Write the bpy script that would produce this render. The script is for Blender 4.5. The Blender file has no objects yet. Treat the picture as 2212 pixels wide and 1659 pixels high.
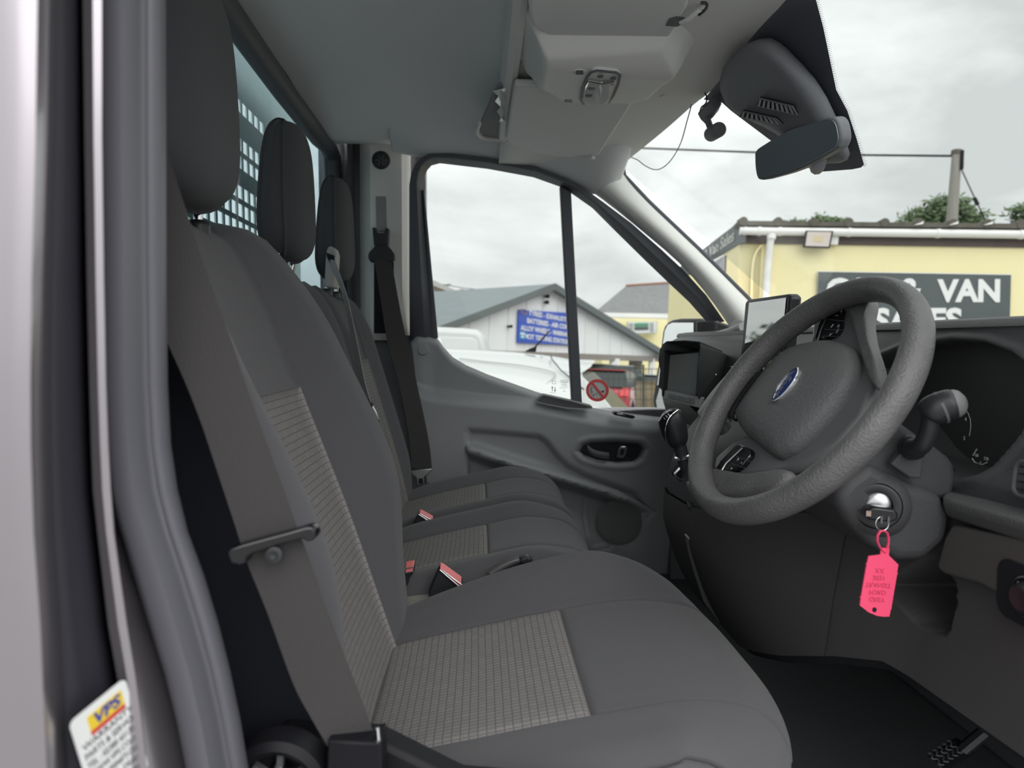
import bpy, bmesh, math, random
import numpy as np
from mathutils import Vector, Matrix

random.seed(7)
scene = bpy.context.scene
COL = scene.collection

# ------------------------------------------------------------------ camera
# van frame: x forward, y to the passenger side, z up; the lens is just outside the open driver's door
F_PX, IW, IH = 1500.0, 2212.0, 1659.0
CAM = Vector((0.0, 0.0, 1.5))
PSI, THETA = math.radians(2.705), math.radians(-3.396)
FWD = Vector((math.sin(PSI) * math.cos(THETA), math.cos(PSI) * math.cos(THETA), math.sin(THETA)))
RGT = Vector((math.cos(PSI), -math.sin(PSI), 0))
UPV = RGT.cross(FWD)
cam_data = bpy.data.cameras.new('camera')
cam = bpy.data.objects.new('camera', cam_data)
COL.objects.link(cam)
cam.matrix_world = Matrix(((RGT.x, UPV.x, -FWD.x, CAM.x), (RGT.y, UPV.y, -FWD.y, CAM.y), (RGT.z, UPV.z, -FWD.z, CAM.z), (0, 0, 0, 1)))
cam_data.sensor_fit = 'HORIZONTAL'
cam_data.sensor_width = 36.0
cam_data.lens = 36.0 * F_PX / IW
cam_data.clip_start, cam_data.clip_end = 0.02, 500
cam_data.dof.use_dof = True
cam_data.dof.focus_distance = 1.15
cam_data.dof.aperture_fstop = 5.5
scene.camera = cam

# ------------------------------------------------------------------ sky and exposure
vs = scene.view_settings
vs.view_transform = 'Standard'
vs.look = 'None'
vs.gamma = 1.0
vs.use_curve_mapping = False
vs.exposure = 0.08
SKY = 1.44
world = bpy.data.worlds.new('overcast_sky')
scene.world = world
world.use_nodes = True
wn, wl = world.node_tree.nodes, world.node_tree.links
wn.clear()
w_out = wn.new('ShaderNodeOutputWorld')
w_bg = wn.new('ShaderNodeBackground')
w_tc = wn.new('ShaderNodeTexCoord')
w_map = wn.new('ShaderNodeMapping')
w_map.inputs['Scale'].default_value = (1.0, 1.0, 2.6)
w_no = wn.new('ShaderNodeTexNoise')
w_no.inputs['Scale'].default_value = 2.3
w_no.inputs['Detail'].default_value = 7
w_no.inputs['Roughness'].default_value = 0.55
w_no.inputs['Distortion'].default_value = 0.35
w_rp = wn.new('ShaderNodeValToRGB')
w_rp.color_ramp.elements[0].position = 0.36
w_rp.color_ramp.elements[0].color = (0.58, 0.605, 0.61, 1)
w_rp.color_ramp.elements[1].position = 0.60
w_rp.color_ramp.elements[1].color = (0.93, 0.945, 0.945, 1)
wl.new(w_tc.outputs['Generated'], w_map.inputs['Vector'])
wl.new(w_map.outputs['Vector'], w_no.inputs['Vector'])
wl.new(w_no.outputs['Fac'], w_rp.inputs['Fac'])
wl.new(w_rp.outputs['Color'], w_bg.inputs['Color'])
w_bg.inputs['Strength'].default_value = SKY
wl.new(w_bg.outputs['Background'], w_out.inputs['Surface'])

# hidden sun behind thick cloud: a broad soft glow from behind the lens
sun_d = bpy.data.lights.new('veiled_sun', 'SUN')
sun_d.energy = 2.2
sun_d.angle = math.radians(70)
sun_d.color = (1.0, 0.985, 0.97)
sun = bpy.data.objects.new('veiled_sun', sun_d)
COL.objects.link(sun)
sun.rotation_euler = Vector((0.25, -0.75, 0.85)).to_track_quat('Z', 'Y').to_euler()

# ------------------------------------------------------------------ pixel -> place helpers
def ray(px, py):
    return FWD + RGT * ((px - IW / 2) / F_PX) + UPV * ((IH / 2 - py) / F_PX)
def V(px, py, Y):                      # point seen at a pixel on the lateral plane y = Y
    r = ray(px, py)
    return CAM + r * (Y / r.y)
def VX(px, py, X):
    r = ray(px, py)
    return CAM + r * (X / r.x)
def VZ(px, py, Z):
    r = ray(px, py)
    return CAM + r * ((Z - CAM.z) / r.z)
def VPL(px, py, p0, n):
    r = ray(px, py); n = Vector(n)
    return CAM + r * ((Vector(p0) - CAM).dot(n) / r.dot(n))

# street frame: the van stands on a slope, so the level street is rolled and pitched against it
ROLL = 0.046
EX = (RGT * math.cos(ROLL) - UPV * math.sin(ROLL))
EZ = (UPV * math.cos(ROLL) + RGT * math.sin(ROLL))
EY = FWD
MO = Matrix(((EX.x, EY.x, EZ.x, CAM.x), (EX.y, EY.y, EZ.y, CAM.y), (EX.z, EY.z, EZ.z, CAM.z), (0, 0, 0, 1)))
def OP(px, py, d):                     # street coordinates (x right, y away, z up from eye level)
    u, v = (px - IW / 2) / F_PX, (IH / 2 - py) / F_PX
    c, s = math.cos(ROLL), math.sin(ROLL)
    return Vector(((u * c - v * s) * d, d, (u * s + v * c) * d))

# ------------------------------------------------------------------ materials
MATS = {}
def mat(name, col, rough=0.6, metal=0.0, spec=0.5, bump=0.0, bscale=400.0, bdetail=2.0, var=0.0, vscale=8.0, coat=0.0, sheen=0.0, stretch=None, emit=None, voronoi=False):
    if name in MATS: return MATS[name]
    m = bpy.data.materials.new(name)
    m.use_nodes = True
    nt = m.node_tree; n = nt.nodes; l = nt.links
    b = n['Principled BSDF']
    b.inputs['Base Color'].default_value = (*col, 1)
    b.inputs['Roughness'].default_value = rough
    b.inputs['Metallic'].default_value = metal
    b.inputs['Specular IOR Level'].default_value = spec
    b.inputs['Coat Weight'].default_value = coat
    b.inputs['Coat Roughness'].default_value = 0.08
    if sheen: b.inputs['Sheen Weight'].default_value = sheen
    if emit:
        b.inputs['Emission Color'].default_value = (*emit[:3], 1)
        b.inputs['Emission Strength'].default_value = emit[3]
    tc = n.new('ShaderNodeTexCoord')
    src = tc.outputs['Object']
    if stretch:
        mp = n.new('ShaderNodeMapping'); mp.inputs['Scale'].default_value = stretch
        l.new(src, mp.inputs['Vector']); src = mp.outputs['Vector']
    if var:
        no = n.new('ShaderNodeTexNoise'); no.inputs['Scale'].default_value = vscale; no.inputs['Detail'].default_value = 4
        l.new(src, no.inputs['Vector'])
        mx = n.new('ShaderNodeMix'); mx.data_type = 'RGBA'
        mx.inputs['A'].default_value = (*[max(0, c * (1 - var)) for c in col], 1)
        mx.inputs['B'].default_value = (*[min(1, c * (1 + var)) for c in col], 1)
        l.new(no.outputs['Fac'], mx.inputs['Factor']); l.new(mx.outputs['Result'], b.inputs['Base Color'])
    if bump:
        if voronoi:
            bn = n.new('ShaderNodeTexVoronoi'); bn.inputs['Scale'].default_value = bscale; ho = bn.outputs['Distance']
        else:
            bn = n.new('ShaderNodeTexNoise'); bn.inputs['Scale'].default_value = bscale; bn.inputs['Detail'].default_value = bdetail; ho = bn.outputs['Fac']
        l.new(src, bn.inputs['Vector'])
        bu = n.new('ShaderNodeBump'); bu.inputs['Strength'].default_value = bump; bu.inputs['Distance'].default_value = 0.002
        l.new(ho, bu.inputs['Height']); l.new(bu.outputs['Normal'], b.inputs['Normal'])
    MATS[name] = m
    return m

def glass_mat(name, tint, refl=0.06, rough=0.0):
    m = bpy.data.materials.new(name); m.use_nodes = True
    nt = m.node_tree; n = nt.nodes; l = nt.links
    n.clear()
    o = n.new('ShaderNodeOutputMaterial'); mx = n.new('ShaderNodeMixShader')
    t = n.new('ShaderNodeBsdfTransparent'); t.inputs['Color'].default_value = (*tint, 1)
    g = n.new('ShaderNodeBsdfGlossy'); g.inputs['Roughness'].default_value = rough
    lw = n.new('ShaderNodeLayerWeight'); lw.inputs['Blend'].default_value = 0.5
    pw = n.new('ShaderNodeMath'); pw.operation = 'POWER'; pw.inputs[1].default_value = 4.0
    ma = n.new('ShaderNodeMath'); ma.operation = 'MULTIPLY_ADD'; ma.inputs[1].default_value = 0.17; ma.inputs[2].default_value = refl * 0.4
    l.new(lw.outputs['Facing'], pw.inputs[0]); l.new(pw.outputs[0], ma.inputs[0]); l.new(ma.outputs[0], mx.inputs['Fac'])
    l.new(t.outputs['BSDF'], mx.inputs[1]); l.new(g.outputs['BSDF'], mx.inputs[2])
    l.new(mx.outputs['Shader'], o.inputs['Surface'])
    MATS[name] = m
    return m

def weave_mat(name, col, line, cw=0.0098, ch=0.0072):
    """grey seat cloth with a fine dark check; uses the seat panel's own metre UVs"""
    m = bpy.data.materials.new(name); m.use_nodes = True
    nt = m.node_tree; n = nt.nodes; l = nt.links
    b = n['Principled BSDF']
    b.inputs['Roughness'].default_value = 0.9; b.inputs['Specular IOR Level'].default_value = 0.2
    uv = n.new('ShaderNodeUVMap')
    br = n.new('ShaderNodeTexBrick')
    br.offset = 0.0; br.inputs['Scale'].default_value = 1.0
    br.inputs['Mortar Size'].default_value = 0.0007; br.inputs['Mortar Smooth'].default_value = 0.3
    br.inputs['Brick Width'].default_value = cw; br.inputs['Row Height'].default_value = ch
    br.inputs['Color1'].default_value = (*col, 1); br.inputs['Color2'].default_value = (*[c * 0.9 for c in col], 1)
    br.inputs['Mortar'].default_value = (*line, 1)
    l.new(uv.outputs['UV'], br.inputs['Vector'])
    no = n.new('ShaderNodeTexNoise'); no.inputs['Scale'].default_value = 900; no.inputs['Detail'].default_value = 2
    mp = n.new('ShaderNodeMapping'); mp.inputs['Scale'].default_value = (0.5, 1.6, 1)
    l.new(uv.outputs['UV'], mp.inputs['Vector']); l.new(mp.outputs['Vector'], no.inputs['Vector'])
    mm = n.new('ShaderNodeMix'); mm.data_type = 'RGBA'; mm.blend_type = 'MULTIPLY'; mm.inputs['Factor'].default_value = 0.55
    rp = n.new('ShaderNodeValToRGB'); rp.color_ramp.elements[0].position = 0.35; rp.color_ramp.elements[0].color = (0.55, 0.55, 0.55, 1); rp.color_ramp.elements[1].position = 0.65
    l.new(no.outputs['Fac'], rp.inputs['Fac'])
    l.new(br.outputs['Color'], mm.inputs['A']); l.new(rp.outputs['Color'], mm.inputs['B'])
    l.new(mm.outputs['Result'], b.inputs['Base Color'])
    bu = n.new('ShaderNodeBump'); bu.inputs['Strength'].default_value = 0.12; bu.inputs['Distance'].default_value = 0.001
    l.new(br.outputs['Fac'], bu.inputs['Height']); bu.invert = True
    l.new(bu.outputs['Normal'], b.inputs['Normal'])
    MATS[name] = m
    return m

# ------------------------------------------------------------------ object helpers
ORG = {}
def tag(o, label=None, cat=None, group=None, kind=None):
    if label: o['label'] = label
    if cat: o['category'] = cat
    if group: o['group'] = group
    if kind: o['kind'] = kind
    return o
def thing(name, loc, label=None, cat=None, group=None, kind=None, street=False):
    o = bpy.data.objects.new(name, None); COL.objects.link(o)
    o.empty_display_size = 0.05
    loc = Vector(loc)
    if street: o.matrix_world = MO @ Matrix.Translation(loc)
    else: o.location = loc
    ORG[o.name] = loc
    return tag(o, label, cat, group, kind)

def mk(name, vf, m, parent=None, smooth=True, bevel=0.0, seg=2, subs=0, solid=0.0, uv=None, angle=40, street=False, soff=-1.0):
    verts, faces = vf
    verts = [Vector(v) for v in verts]
    if parent is not None:
        org = ORG[parent.name]
    else:
        xs = [v.x for v in verts]; ys = [v.y for v in verts]; zs = [v.z for v in verts]
        org = Vector(((min(xs) + max(xs)) / 2, (min(ys) + max(ys)) / 2, min(zs)))
    me = bpy.data.meshes.new(name)
    me.from_pydata([tuple(v - org) for v in verts], [], [tuple(int(i) for i in f) for f in faces])
    if uv is not None:
        ul = me.uv_layers.new(name='UVMap')
        for li, lp in enumerate(me.loops):
            ul.data[li].uv = uv[lp.vertex_index]
    bm = bmesh.new(); bm.from_mesh(me)
    bmesh.ops.recalc_face_normals(bm, faces=bm.faces)
    bm.to_mesh(me); bm.free()
    o = bpy.data.objects.new(name, me); COL.objects.link(o)
    me.materials.append(m)
    if smooth:
        for p in me.polygons: p.use_smooth = True
    if solid:
        md = o.modifiers.new('thickness', 'SOLIDIFY'); md.thickness = solid; md.offset = soff
    if bevel:
        md = o.modifiers.new('bevel', 'BEVEL'); md.width = bevel; md.segments = seg; md.limit_method = 'ANGLE'; md.angle_limit = math.radians(30)
        md.harden_normals = False
    if subs:
        md = o.modifiers.new('subdivision', 'SUBSURF'); md.levels = subs; md.render_levels = subs
    elif smooth:
        try:
            me.set_sharp_from_angle(angle=math.radians(angle))
        except Exception:
            pass
    if parent is not None:
        o.parent = parent
    else:
        if street: o.matrix_world = MO @ Matrix.Translation(org)
        else: o.location = org
    ORG[o.name] = org
    return o
def one(name, vf, m, label, cat, group=None, kind=None, **k):
    return tag(mk(name, vf, m, None, **k), label, cat, group, kind)

def join(*parts):
    vs_, fs_ = [], []
    for v, f in parts:
        k = len(vs_); vs_ += [Vector(p) for p in v]; fs_ += [tuple(i + k for i in q) for q in f]
    return vs_, fs_
def xf(vf, M):
    return [M @ Vector(v) for v in vf[0]], vf[1]
def box(c, s, M=None):
    x, y, z = c; a, b, d = s[0] / 2, s[1] / 2, s[2] / 2
    v = [Vector((x + i * a, y + j * b, z + k * d)) for i in (-1, 1) for j in (-1, 1) for k in (-1, 1)]
    f = [(0, 1, 3, 2), (4, 6, 7, 5), (0, 4, 5, 1), (2, 3, 7, 6), (0, 2, 6, 4), (1, 5, 7, 3)]
    if M is not None: v = [M @ p for p in v]
    return v, f
def prism(pts, vec):
    pts = [Vector(p) for p in pts]; vec = Vector(vec); n = len(pts)
    v = pts + [p + vec for p in pts]
    f = [tuple(range(n))[::-1], tuple(range(n, 2 * n))] + [(i, (i + 1) % n, n + (i + 1) % n, n + i) for i in range(n)]
    return v, f
def grid(P):
    P = np.asarray(P); a, b = P.shape[:2]
    v = [Vector(p) for p in P.reshape(-1, 3)]
    f = [(i * b + j, i * b + j + 1, (i + 1) * b + j + 1, (i + 1) * b + j) for i in range(a - 1) for j in range(b - 1)]
    return v, f
def loft(rings, cap=True, closed=True, ends=False):
    n = len(rings[0]); v = [Vector(p) for r in rings for p in r]; f = []
    m = n if closed else n - 1
    for i in range(len(rings) - 1):
        for j in range(m):
            f.append((i * n + j, i * n + (j + 1) % n, (i + 1) * n + (j + 1) % n, (i + 1) * n + j))
    if ends:
        k = (len(rings) - 1) * n
        for j in range(m): f.append((k + j, k + (j + 1) % n, (j + 1) % n, j))
    elif cap and closed:
        f.append(tuple(range(n))[::-1]); f.append(tuple(range((len(rings) - 1) * n, len(rings) * n)))
    return v, f
def smooth_path(pts, k=6):
    pts = [Vector(p) for p in pts]
    if len(pts) < 3: return pts
    out = []
    for i in range(len(pts) - 1):
        p0 = pts[max(i - 1, 0)]; p1 = pts[i]; p2 = pts[i + 1]; p3 = pts[min(i + 2, len(pts) - 1)]
        for j in range(k):
            t = j / k
            out.append(0.5 * ((2 * p1) + (p2 - p0) * t + (2 * p0 - 5 * p1 + 4 * p2 - p3) * t * t + (3 * p1 - p0 - 3 * p2 + p3) * t ** 3))
    out.append(pts[-1])
    return out
def frames(path, closed=False):
    n = len(path); out = []
    up = None
    for i in range(n):
        a = path[(i - 1) % n] if (i > 0 or closed) else path[i]
        b = path[(i + 1) % n] if (i < n - 1 or closed) else path[i]
        t = (b - a).normalized()
        if up is None:
            up = Vector((0, 0, 1)) if abs(t.z) < 0.9 else Vector((1, 0, 0))
        s = t.cross(up)
        if s.length < 1e-6: s = t.orthogonal()
        s.normalize(); up = s.cross(t).normalized()
        out.append((t, s, up))
    return out
def tube(path, r, n=10, closed=False, cap=True, rs=None):
    path = [Vector(p) for p in path]
    fr = frames(path, closed); rings = []
    for i, (t, s, u) in enumerate(fr):
        q = r[i] if isinstance(r, (list, tuple)) else r
        qq = q if rs is None else q * rs
        rings.append([path[i] + s * math.cos(2 * math.pi * j / n) * q + u * math.sin(2 * math.pi * j / n) * qq for j in range(n)])
    return loft(rings, cap=cap, ends=closed)
def ribbon(path, wvec, th=0.0015):
    """flat strap: wvec is one vector or one per point (full width)"""
    path = [Vector(p) for p in path]; rings = []
    for i, p in enumerate(path):
        w = Vector(wvec[i] if isinstance(wvec[0], (list, tuple, Vector)) else wvec)
        a = path[max(i - 1, 0)]; b = path[min(i + 1, len(path) - 1)]
        nn = (b - a).cross(w); nn.normalize(); nn *= th / 2
        h = w / 2
        rings.append([p - h - nn, p + h - nn, p + h + nn, p - h + nn])
    return loft(rings)
def lathe(profile, axis_p, axis_d, n=32, cap=True):
    axis_d = Vector(axis_d).normalized(); a = axis_d.orthogonal().normalized(); b = axis_d.cross(a)
    rings = [[Vector(axis_p) + axis_d * h + (a * math.cos(2 * math.pi * j / n) + b * math.sin(2 * math.pi * j / n)) * r for j in range(n)] for r, h in profile]
    return loft(rings, cap=cap)
def spl(xs, ys):
    xs = np.asarray(xs, float); ys = np.asarray(ys, float)
    d = np.diff(ys) / np.diff(xs)
    m = np.zeros(len(xs)); m[0], m[-1] = d[0], d[-1]
    for i in range(1, len(xs) - 1):
        m[i] = 0 if d[i - 1] * d[i] <= 0 else 2 * d[i - 1] * d[i] / (d[i - 1] + d[i])
    def g(x):
        x = np.clip(np.asarray(x, float), xs[0], xs[-1])
        i = np.clip(np.searchsorted(xs, x) - 1, 0, len(xs) - 2)
        h = xs[i + 1] - xs[i]; t = (x - xs[i]) / h
        return (2 * t ** 3 - 3 * t ** 2 + 1) * ys[i] + (t ** 3 - 2 * t ** 2 + t) * h * m[i] + (-2 * t ** 3 + 3 * t ** 2) * ys[i + 1] + (t ** 3 - t ** 2) * h * m[i + 1]
    return g
def sstep(a, b, x):
    t = np.clip((x - a) / (b - a), 0, 1)
    return t * t * (3 - 2 * t)
def sdist(poly, X, Y):
    """signed distance to a polygon, negative inside"""
    poly = [(float(p[0]), float(p[1])) for p in poly]
    d = np.full(X.shape, 1e9); ins = np.zeros(X.shape, bool); n = len(poly)
    for i in range(n):
        ax, ay = poly[i]; bx, by = poly[(i + 1) % n]
        ex, ey = bx - ax, by - ay
        t = np.clip(((X - ax) * ex + (Y - ay) * ey) / max(ex * ex + ey * ey, 1e-12), 0, 1)
        d = np.minimum(d, np.hypot(X - ax - t * ex, Y - ay - t * ey))
        c = ((ay > Y) != (by > Y))
        with np.errstate(divide='ignore', invalid='ignore'):
            xi = ex * (Y - ay) / (ey if ey != 0 else 1e-12) + ax
        ins ^= c & (X < xi)
    return np.where(ins, -d, d)
def patch(S, s0, s1, t0, t1, ns=24, nt=16, e=0.004, dep=0.006, edges=(1, 1, 1, 1)):
    """cloth panel over the surface S(s,t): borders sink into a seam; edges = s0,s1,t0,t1 flags"""
    def samples(a, b, n, fa, fb):
        span = b - a; lst = list(np.linspace(a, b, n)); off = [0.0] * n
        ex = []
        k1, k2 = span * 0.012, span * 0.03
        lst = [a, a + k1, a + k2] + list(np.linspace(a + k2, b - k2, n))[1:-1] + [b - k2, b - k1, b]
        off = [(-dep if fa else 0), (-dep * 0.3 if fa else 0), 0] + [0] * (n - 2) + [0, (-dep * 0.3 if fb else 0), (-dep if fb else 0)]
        return np.array(lst), np.array(off)
    ss, so = samples(s0, s1, ns, edges[0], edges[1]); tt, to = samples(t0, t1, nt, edges[2], edges[3])
    G, H = np.meshgrid(ss, tt, indexing='ij')
    P = S(G, H)
    h = 1e-3
    N = np.cross(S(G + h, H) - S(G - h, H), S(G, H + h) - S(G, H - h))
    N /= np.maximum(np.linalg.norm(N, axis=-1, keepdims=True), 1e-9)
    off = np.minimum(so[:, None], to[None, :])
    P = P + N * off[..., None]
    du = np.linalg.norm(np.diff(P, axis=0), axis=-1).mean(1); dv = np.linalg.norm(np.diff(P, axis=1), axis=-1).mean(0)
    cu = np.concatenate([[0], np.cumsum(du)]); cv = np.concatenate([[0], np.cumsum(dv)])
    U, W = np.meshgrid(cu, cv, indexing='ij')
    uv = [(float(a), float(b)) for a, b in zip(U.ravel(), W.ravel())]
    return grid(P), uv
def text_vf(body, size, depth=0.002, align='CENTER', bold=0.0, sx=1.0, shear=0.0):
    cu = bpy.data.curves.new('lettering', 'FONT')
    cu.body = body; cu.size = size; cu.extrude = depth / 2; cu.align_x = align; cu.align_y = 'CENTER'; cu.offset = bold; cu.shear = shear
    cu.resolution_u = 3
    ob = bpy.data.objects.new('lettering', cu); COL.objects.link(ob)
    dg = bpy.context.evaluated_depsgraph_get()
    me = bpy.data.meshes.new_from_object(ob.evaluated_get(dg))
    vf = ([Vector((v.co.x * sx, v.co.y, v.co.z)) for v in me.vertices], [tuple(p.vertices) for p in me.polygons])
    bpy.data.objects.remove(ob); bpy.data.curves.remove(cu); bpy.data.meshes.remove(me)
    return vf
def basis(o, ex, ey, ez=None):
    ex = Vector(ex).normalized(); ey = Vector(ey); ey = (ey - ex * ey.dot(ex)).normalized()
    ez = ex.cross(ey)
    o = Vector(o)
    return Matrix(((ex.x, ey.x, ez.x, o.x), (ex.y, ey.y, ez.y, o.y), (ex.z, ey.z, ez.z, o.z), (0, 0, 0, 1)))
def superell(rx, ry, n=32, p=3.0):
    out = []
    for j in range(n):
        a = 2 * math.pi * j / n; c, s = math.cos(a), math.sin(a)
        out.append((rx * math.copysign(abs(c) ** (2 / p), c), ry * math.copysign(abs(s) ** (2 / p), s)))
    return out
def rrect(w, h, r, k=4):
    out = []
    for cx, cy, a0 in ((w / 2 - r, h / 2 - r, 0), (-w / 2 + r, h / 2 - r, 90), (-w / 2 + r, -h / 2 + r, 180), (w / 2 - r, -h / 2 + r, 270)):
        for i in range(k + 1):
            a = math.radians(a0 + 90 * i / k); out.append((cx + r * math.cos(a), cy + r * math.sin(a)))
    return out
def plate(pts2, M, th):
    """2-D outline in frame M extruded by th along +z of M"""
    v = [M @ Vector((p[0], p[1], 0)) for p in pts2]
    return prism(v, (M.to_3x3() @ Vector((0, 0, th))))

def islands(vf):
    """split a lettering mesh into its separate letters"""
    v, f = vf; par = list(range(len(v)))
    def find(i):
        while par[i] != i:
            par[i] = par[par[i]]; i = par[i]
        return i
    for q in f:
        for k in q[1:]: par[find(k)] = find(q[0])
    gp = {}
    for q in f: gp.setdefault(find(q[0]), []).append(q)
    out = []
    for fs_ in gp.values():
        ids = sorted({i for q in fs_ for i in q}); mp2 = {i: k for k, i in enumerate(ids)}
        out.append(([v[i] for i in ids], [tuple(mp2[i] for i in q) for q in fs_]))
    return out

# ------------------------------------------------------------------ shared materials
M_HEAD = mat('headlining_cloth', (0.78, 0.785, 0.79), 0.95, spec=0.1, bump=0.25, bscale=900)
M_TRIM = mat('light_grey_trim', (0.78, 0.78, 0.75), 0.6, spec=0.35, bump=0.15, bscale=1200)
M_VISOR = mat('visor_vinyl', (0.74, 0.745, 0.735), 0.6, spec=0.3, bump=0.15, bscale=900)
M_DOOR = mat('door_plastic', (0.30, 0.31, 0.32), 0.55, spec=0.4, bump=0.2, bscale=900)
M_DARKP = mat('charcoal_plastic', (0.108, 0.112, 0.121), 0.5, spec=0.45, bump=0.25, bscale=700)
M_BLACK = mat('black_plastic', (0.022, 0.023, 0.026), 0.42, spec=0.5)
M_BLACKM = mat('matt_black', (0.016, 0.017, 0.02), 0.8, spec=0.2)
M_GLOSS = mat('gloss_black', (0.01, 0.01, 0.012), 0.12, spec=0.6)
M_RUBBER = mat('rubber_seal', (0.10, 0.106, 0.122), 0.55, spec=0.4)
M_CHROME = mat('chrome', (0.75, 0.76, 0.77), 0.15, metal=1.0)
M_STEEL = mat('brushed_steel', (0.55, 0.56, 0.57), 0.32, metal=1.0)
M_WHITE = mat('white_print', (0.82, 0.83, 0.82), 0.6)
M_FLOOR = mat('floor_rubber', (0.095, 0.10, 0.105), 0.75, spec=0.3, bump=0.5, bscale=260)
M_PAINT = mat('dark_metallic_paint', (0.40, 0.37, 0.40), 0.28, metal=0.8, spec=0.5, coat=0.6)
M_GLASS = glass_mat('clear_glass', (0.87, 0.885, 0.875), 0.05)
M_RGLASS = glass_mat('tinted_glass', (0.66, 0.74, 0.755), 0.06)

# ------------------------------------------------------------------ windscreen plane
WS_P, WS_N = (0.47, 0, 2.05), (0.8, 0, 1)
def WS(px, py, off=0.0):
    n = Vector(WS_N).normalized()
    return VPL(px, py, Vector(WS_P) - n * off, WS_N)
hdr_px = [(1347, 365), (1352, 352), (1365, 339), (1437, 280), (1497, 227), (1545, 187), (1630, 75), (1700, 0), (1800, -130), (1960, -360)]
hdr = [WS(*p) for p in hdr_px]
hdr.append(Vector((hdr[-1].x, 0.45, hdr[-1].z)))

# floor of the cab
fl = mk('floor', join(box((0.35, 1.36, 0.70), (1.75, 1.97, 0.04)), box((-0.2, 1.05, 0.80), (0.5, 0.06, 0.0))[:2] if False else box((1.0, 1.33, 0.9), (0.06, 1.8, 0.36), Matrix.Identity(4))), M_FLOOR, None, bevel=0.01)
tag(fl, 'black rubber floor of the cab with raised toe board', None, None, 'structure')

# ceiling: headlining behind the front shelf
xs = np.linspace(-0.50, 0.075, 16); ys = np.linspace(0.40, 2.15, 40)
X, Y = np.meshgrid(xs, ys, indexing='ij')
prof = spl([-0.52, -0.46, -0.36, -0.15, 0.0, 0.075], [2.140, 2.145, 2.150, 2.150, 2.125, 2.075])(X)
kside = sstep(1.72, 2.13, Y)
ceil = mk('ceiling', grid(np.stack([X, Y, prof * (1 - kside) + np.minimum(prof, 2.098) * kside - sstep(0.75, 0.4, Y) * 0.05], -1)), M_HEAD, None, solid=0.012, soff=1.0)
tag(ceil, 'grey cloth headlining over the seats', None, None, 'structure')

# front header trim between shelf lip and windscreen
hp = smooth_path(hdr, 4)
ylist = np.array([p.y for p in hp]); xl = np.array([p.x for p in hp]); zl = np.array([p.z for p in hp])
o_ = np.argsort(ylist)
yy = np.linspace(0.45, 2.16, 46)
fx = np.interp(yy, ylist[o_], xl[o_]); fz = np.interp(yy, ylist[o_], zl[o_])
tt = np.linspace(0, 1, 12)
rows = []
for t in tt:
    x = 0.06 + (fx - 0.06) * t
    z = 2.062 + (fz - 2.062) * t - 0.012 * math.sin(math.pi * t) - sstep(1.9, 2.16, yy) * 0.03 * (1 - t)
    rows.append(np.stack([x, yy, z], -1))
rows.append(np.stack([fx + 0.004, yy, fz + 0.03], -1))
head = mk('trim_1', grid(np.array(rows)), M_TRIM, None, solid=0.01, soff=1.0)
tag(head, 'pale grey header trim above the windscreen', None, None, 'structure')
# recessed shelf lip running across the cab behind the visors
lip = []
for y in np.linspace(0.45, 1.90, 24):
    lip.append([Vector((0.048, y, 2.115)), Vector((0.050, y, 2.06)), Vector((0.056, y, 2.046)), Vector((0.068, y, 2.040)), Vector((0.080, y, 2.044)), Vector((0.085, y, 2.06)), Vector((0.085, y, 2.115))])
tag(mk('trim_2', loft(lip), M_TRIM), 'pale grey lip of the overhead shelf', None, None, 'structure')
pocket = thing('shelf_pocket', VZ(1060, 270, 2.05), 'dark overhead shelf pocket cut into the headlining by passenger door', 'storage pocket')
pk = [VZ(px, py, 2.052) for px, py in [(1096, 300), (1066, 299), (1044, 295), (1034, 284), (1040, 262), (1066, 205), (1078, 186), (1104, 182)]]
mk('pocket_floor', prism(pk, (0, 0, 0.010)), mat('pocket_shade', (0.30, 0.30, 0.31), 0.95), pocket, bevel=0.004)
rim = [VZ(px, py, 2.048) for px, py in [(1096, 303), (1062, 301), (1042, 297), (1031, 286), (1036, 266)]]
mk('pocket_rim', tube(smooth_path(rim, 5), 0.0055, 8), M_TRIM, pocket)
rg_ = []
for i in range(7):
    a = VZ(1066 + (i % 2) * 9 + i * 2.0, 196 + i * 11, 2.040 - 0.004 * (i % 2)); b = VZ(1092 - (i % 2) * 5, 190 + i * 12, 2.043 + 0.003 * (i % 2))
    rg_.append([a, (a + b) / 2 + Vector((0, 0, -0.008 * ((i * 5) % 3))), b])
wrap = one('plastic_wrapper', loft(rg_, cap=False, closed=False), mat('clear_film', (0.80, 0.83, 0.81), 0.12, spec=0.8), 'crumpled clear plastic wrapper poking from the overhead shelf pocket', 'wrapper', solid=0.0015, smooth=False)

# ------------------------------------------------------------------ rear wall, window and guard
RX = -0.46
wl_px = [(440, -48), (474, 0), (615, 200), (691, 300), (709, 316), (718, 338), (721, 396), (724, 640)]
rw = [VX(px, py, RX) for px, py in wl_px]
ztop = rw[2].z
near_top = Vector((RX, 0.62, rw[0].z))
opening = [Vector((RX, 0.56, 1.50)), Vector((RX, 0.56, rw[0].z - 0.06)), Vector((RX, 0.62, rw[0].z))] + rw[1:-1] + [Vector((RX, rw[-1].y, 1.56)), Vector((RX, rw[-1].y - 0.05, 1.50))]
outer = []
cy = sum(p.y for p in opening) / len(opening); cz = sum(p.z for p in opening) / len(opening)
for p in opening:
    d = Vector((0, p.y - cy, p.z - cz)); k = 1.0
    oy = 0.40 if d.y < 0 else 2.26; oz = 2.12 if d.z > 0 else 1.44
    outer.append(Vector((RX, max(0.40, min(2.26, cy + d.y * 1.32)), max(1.30, min(2.21, cz + d.z * 1.5)))))
n_ = len(opening)
ringv = opening + outer
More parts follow.
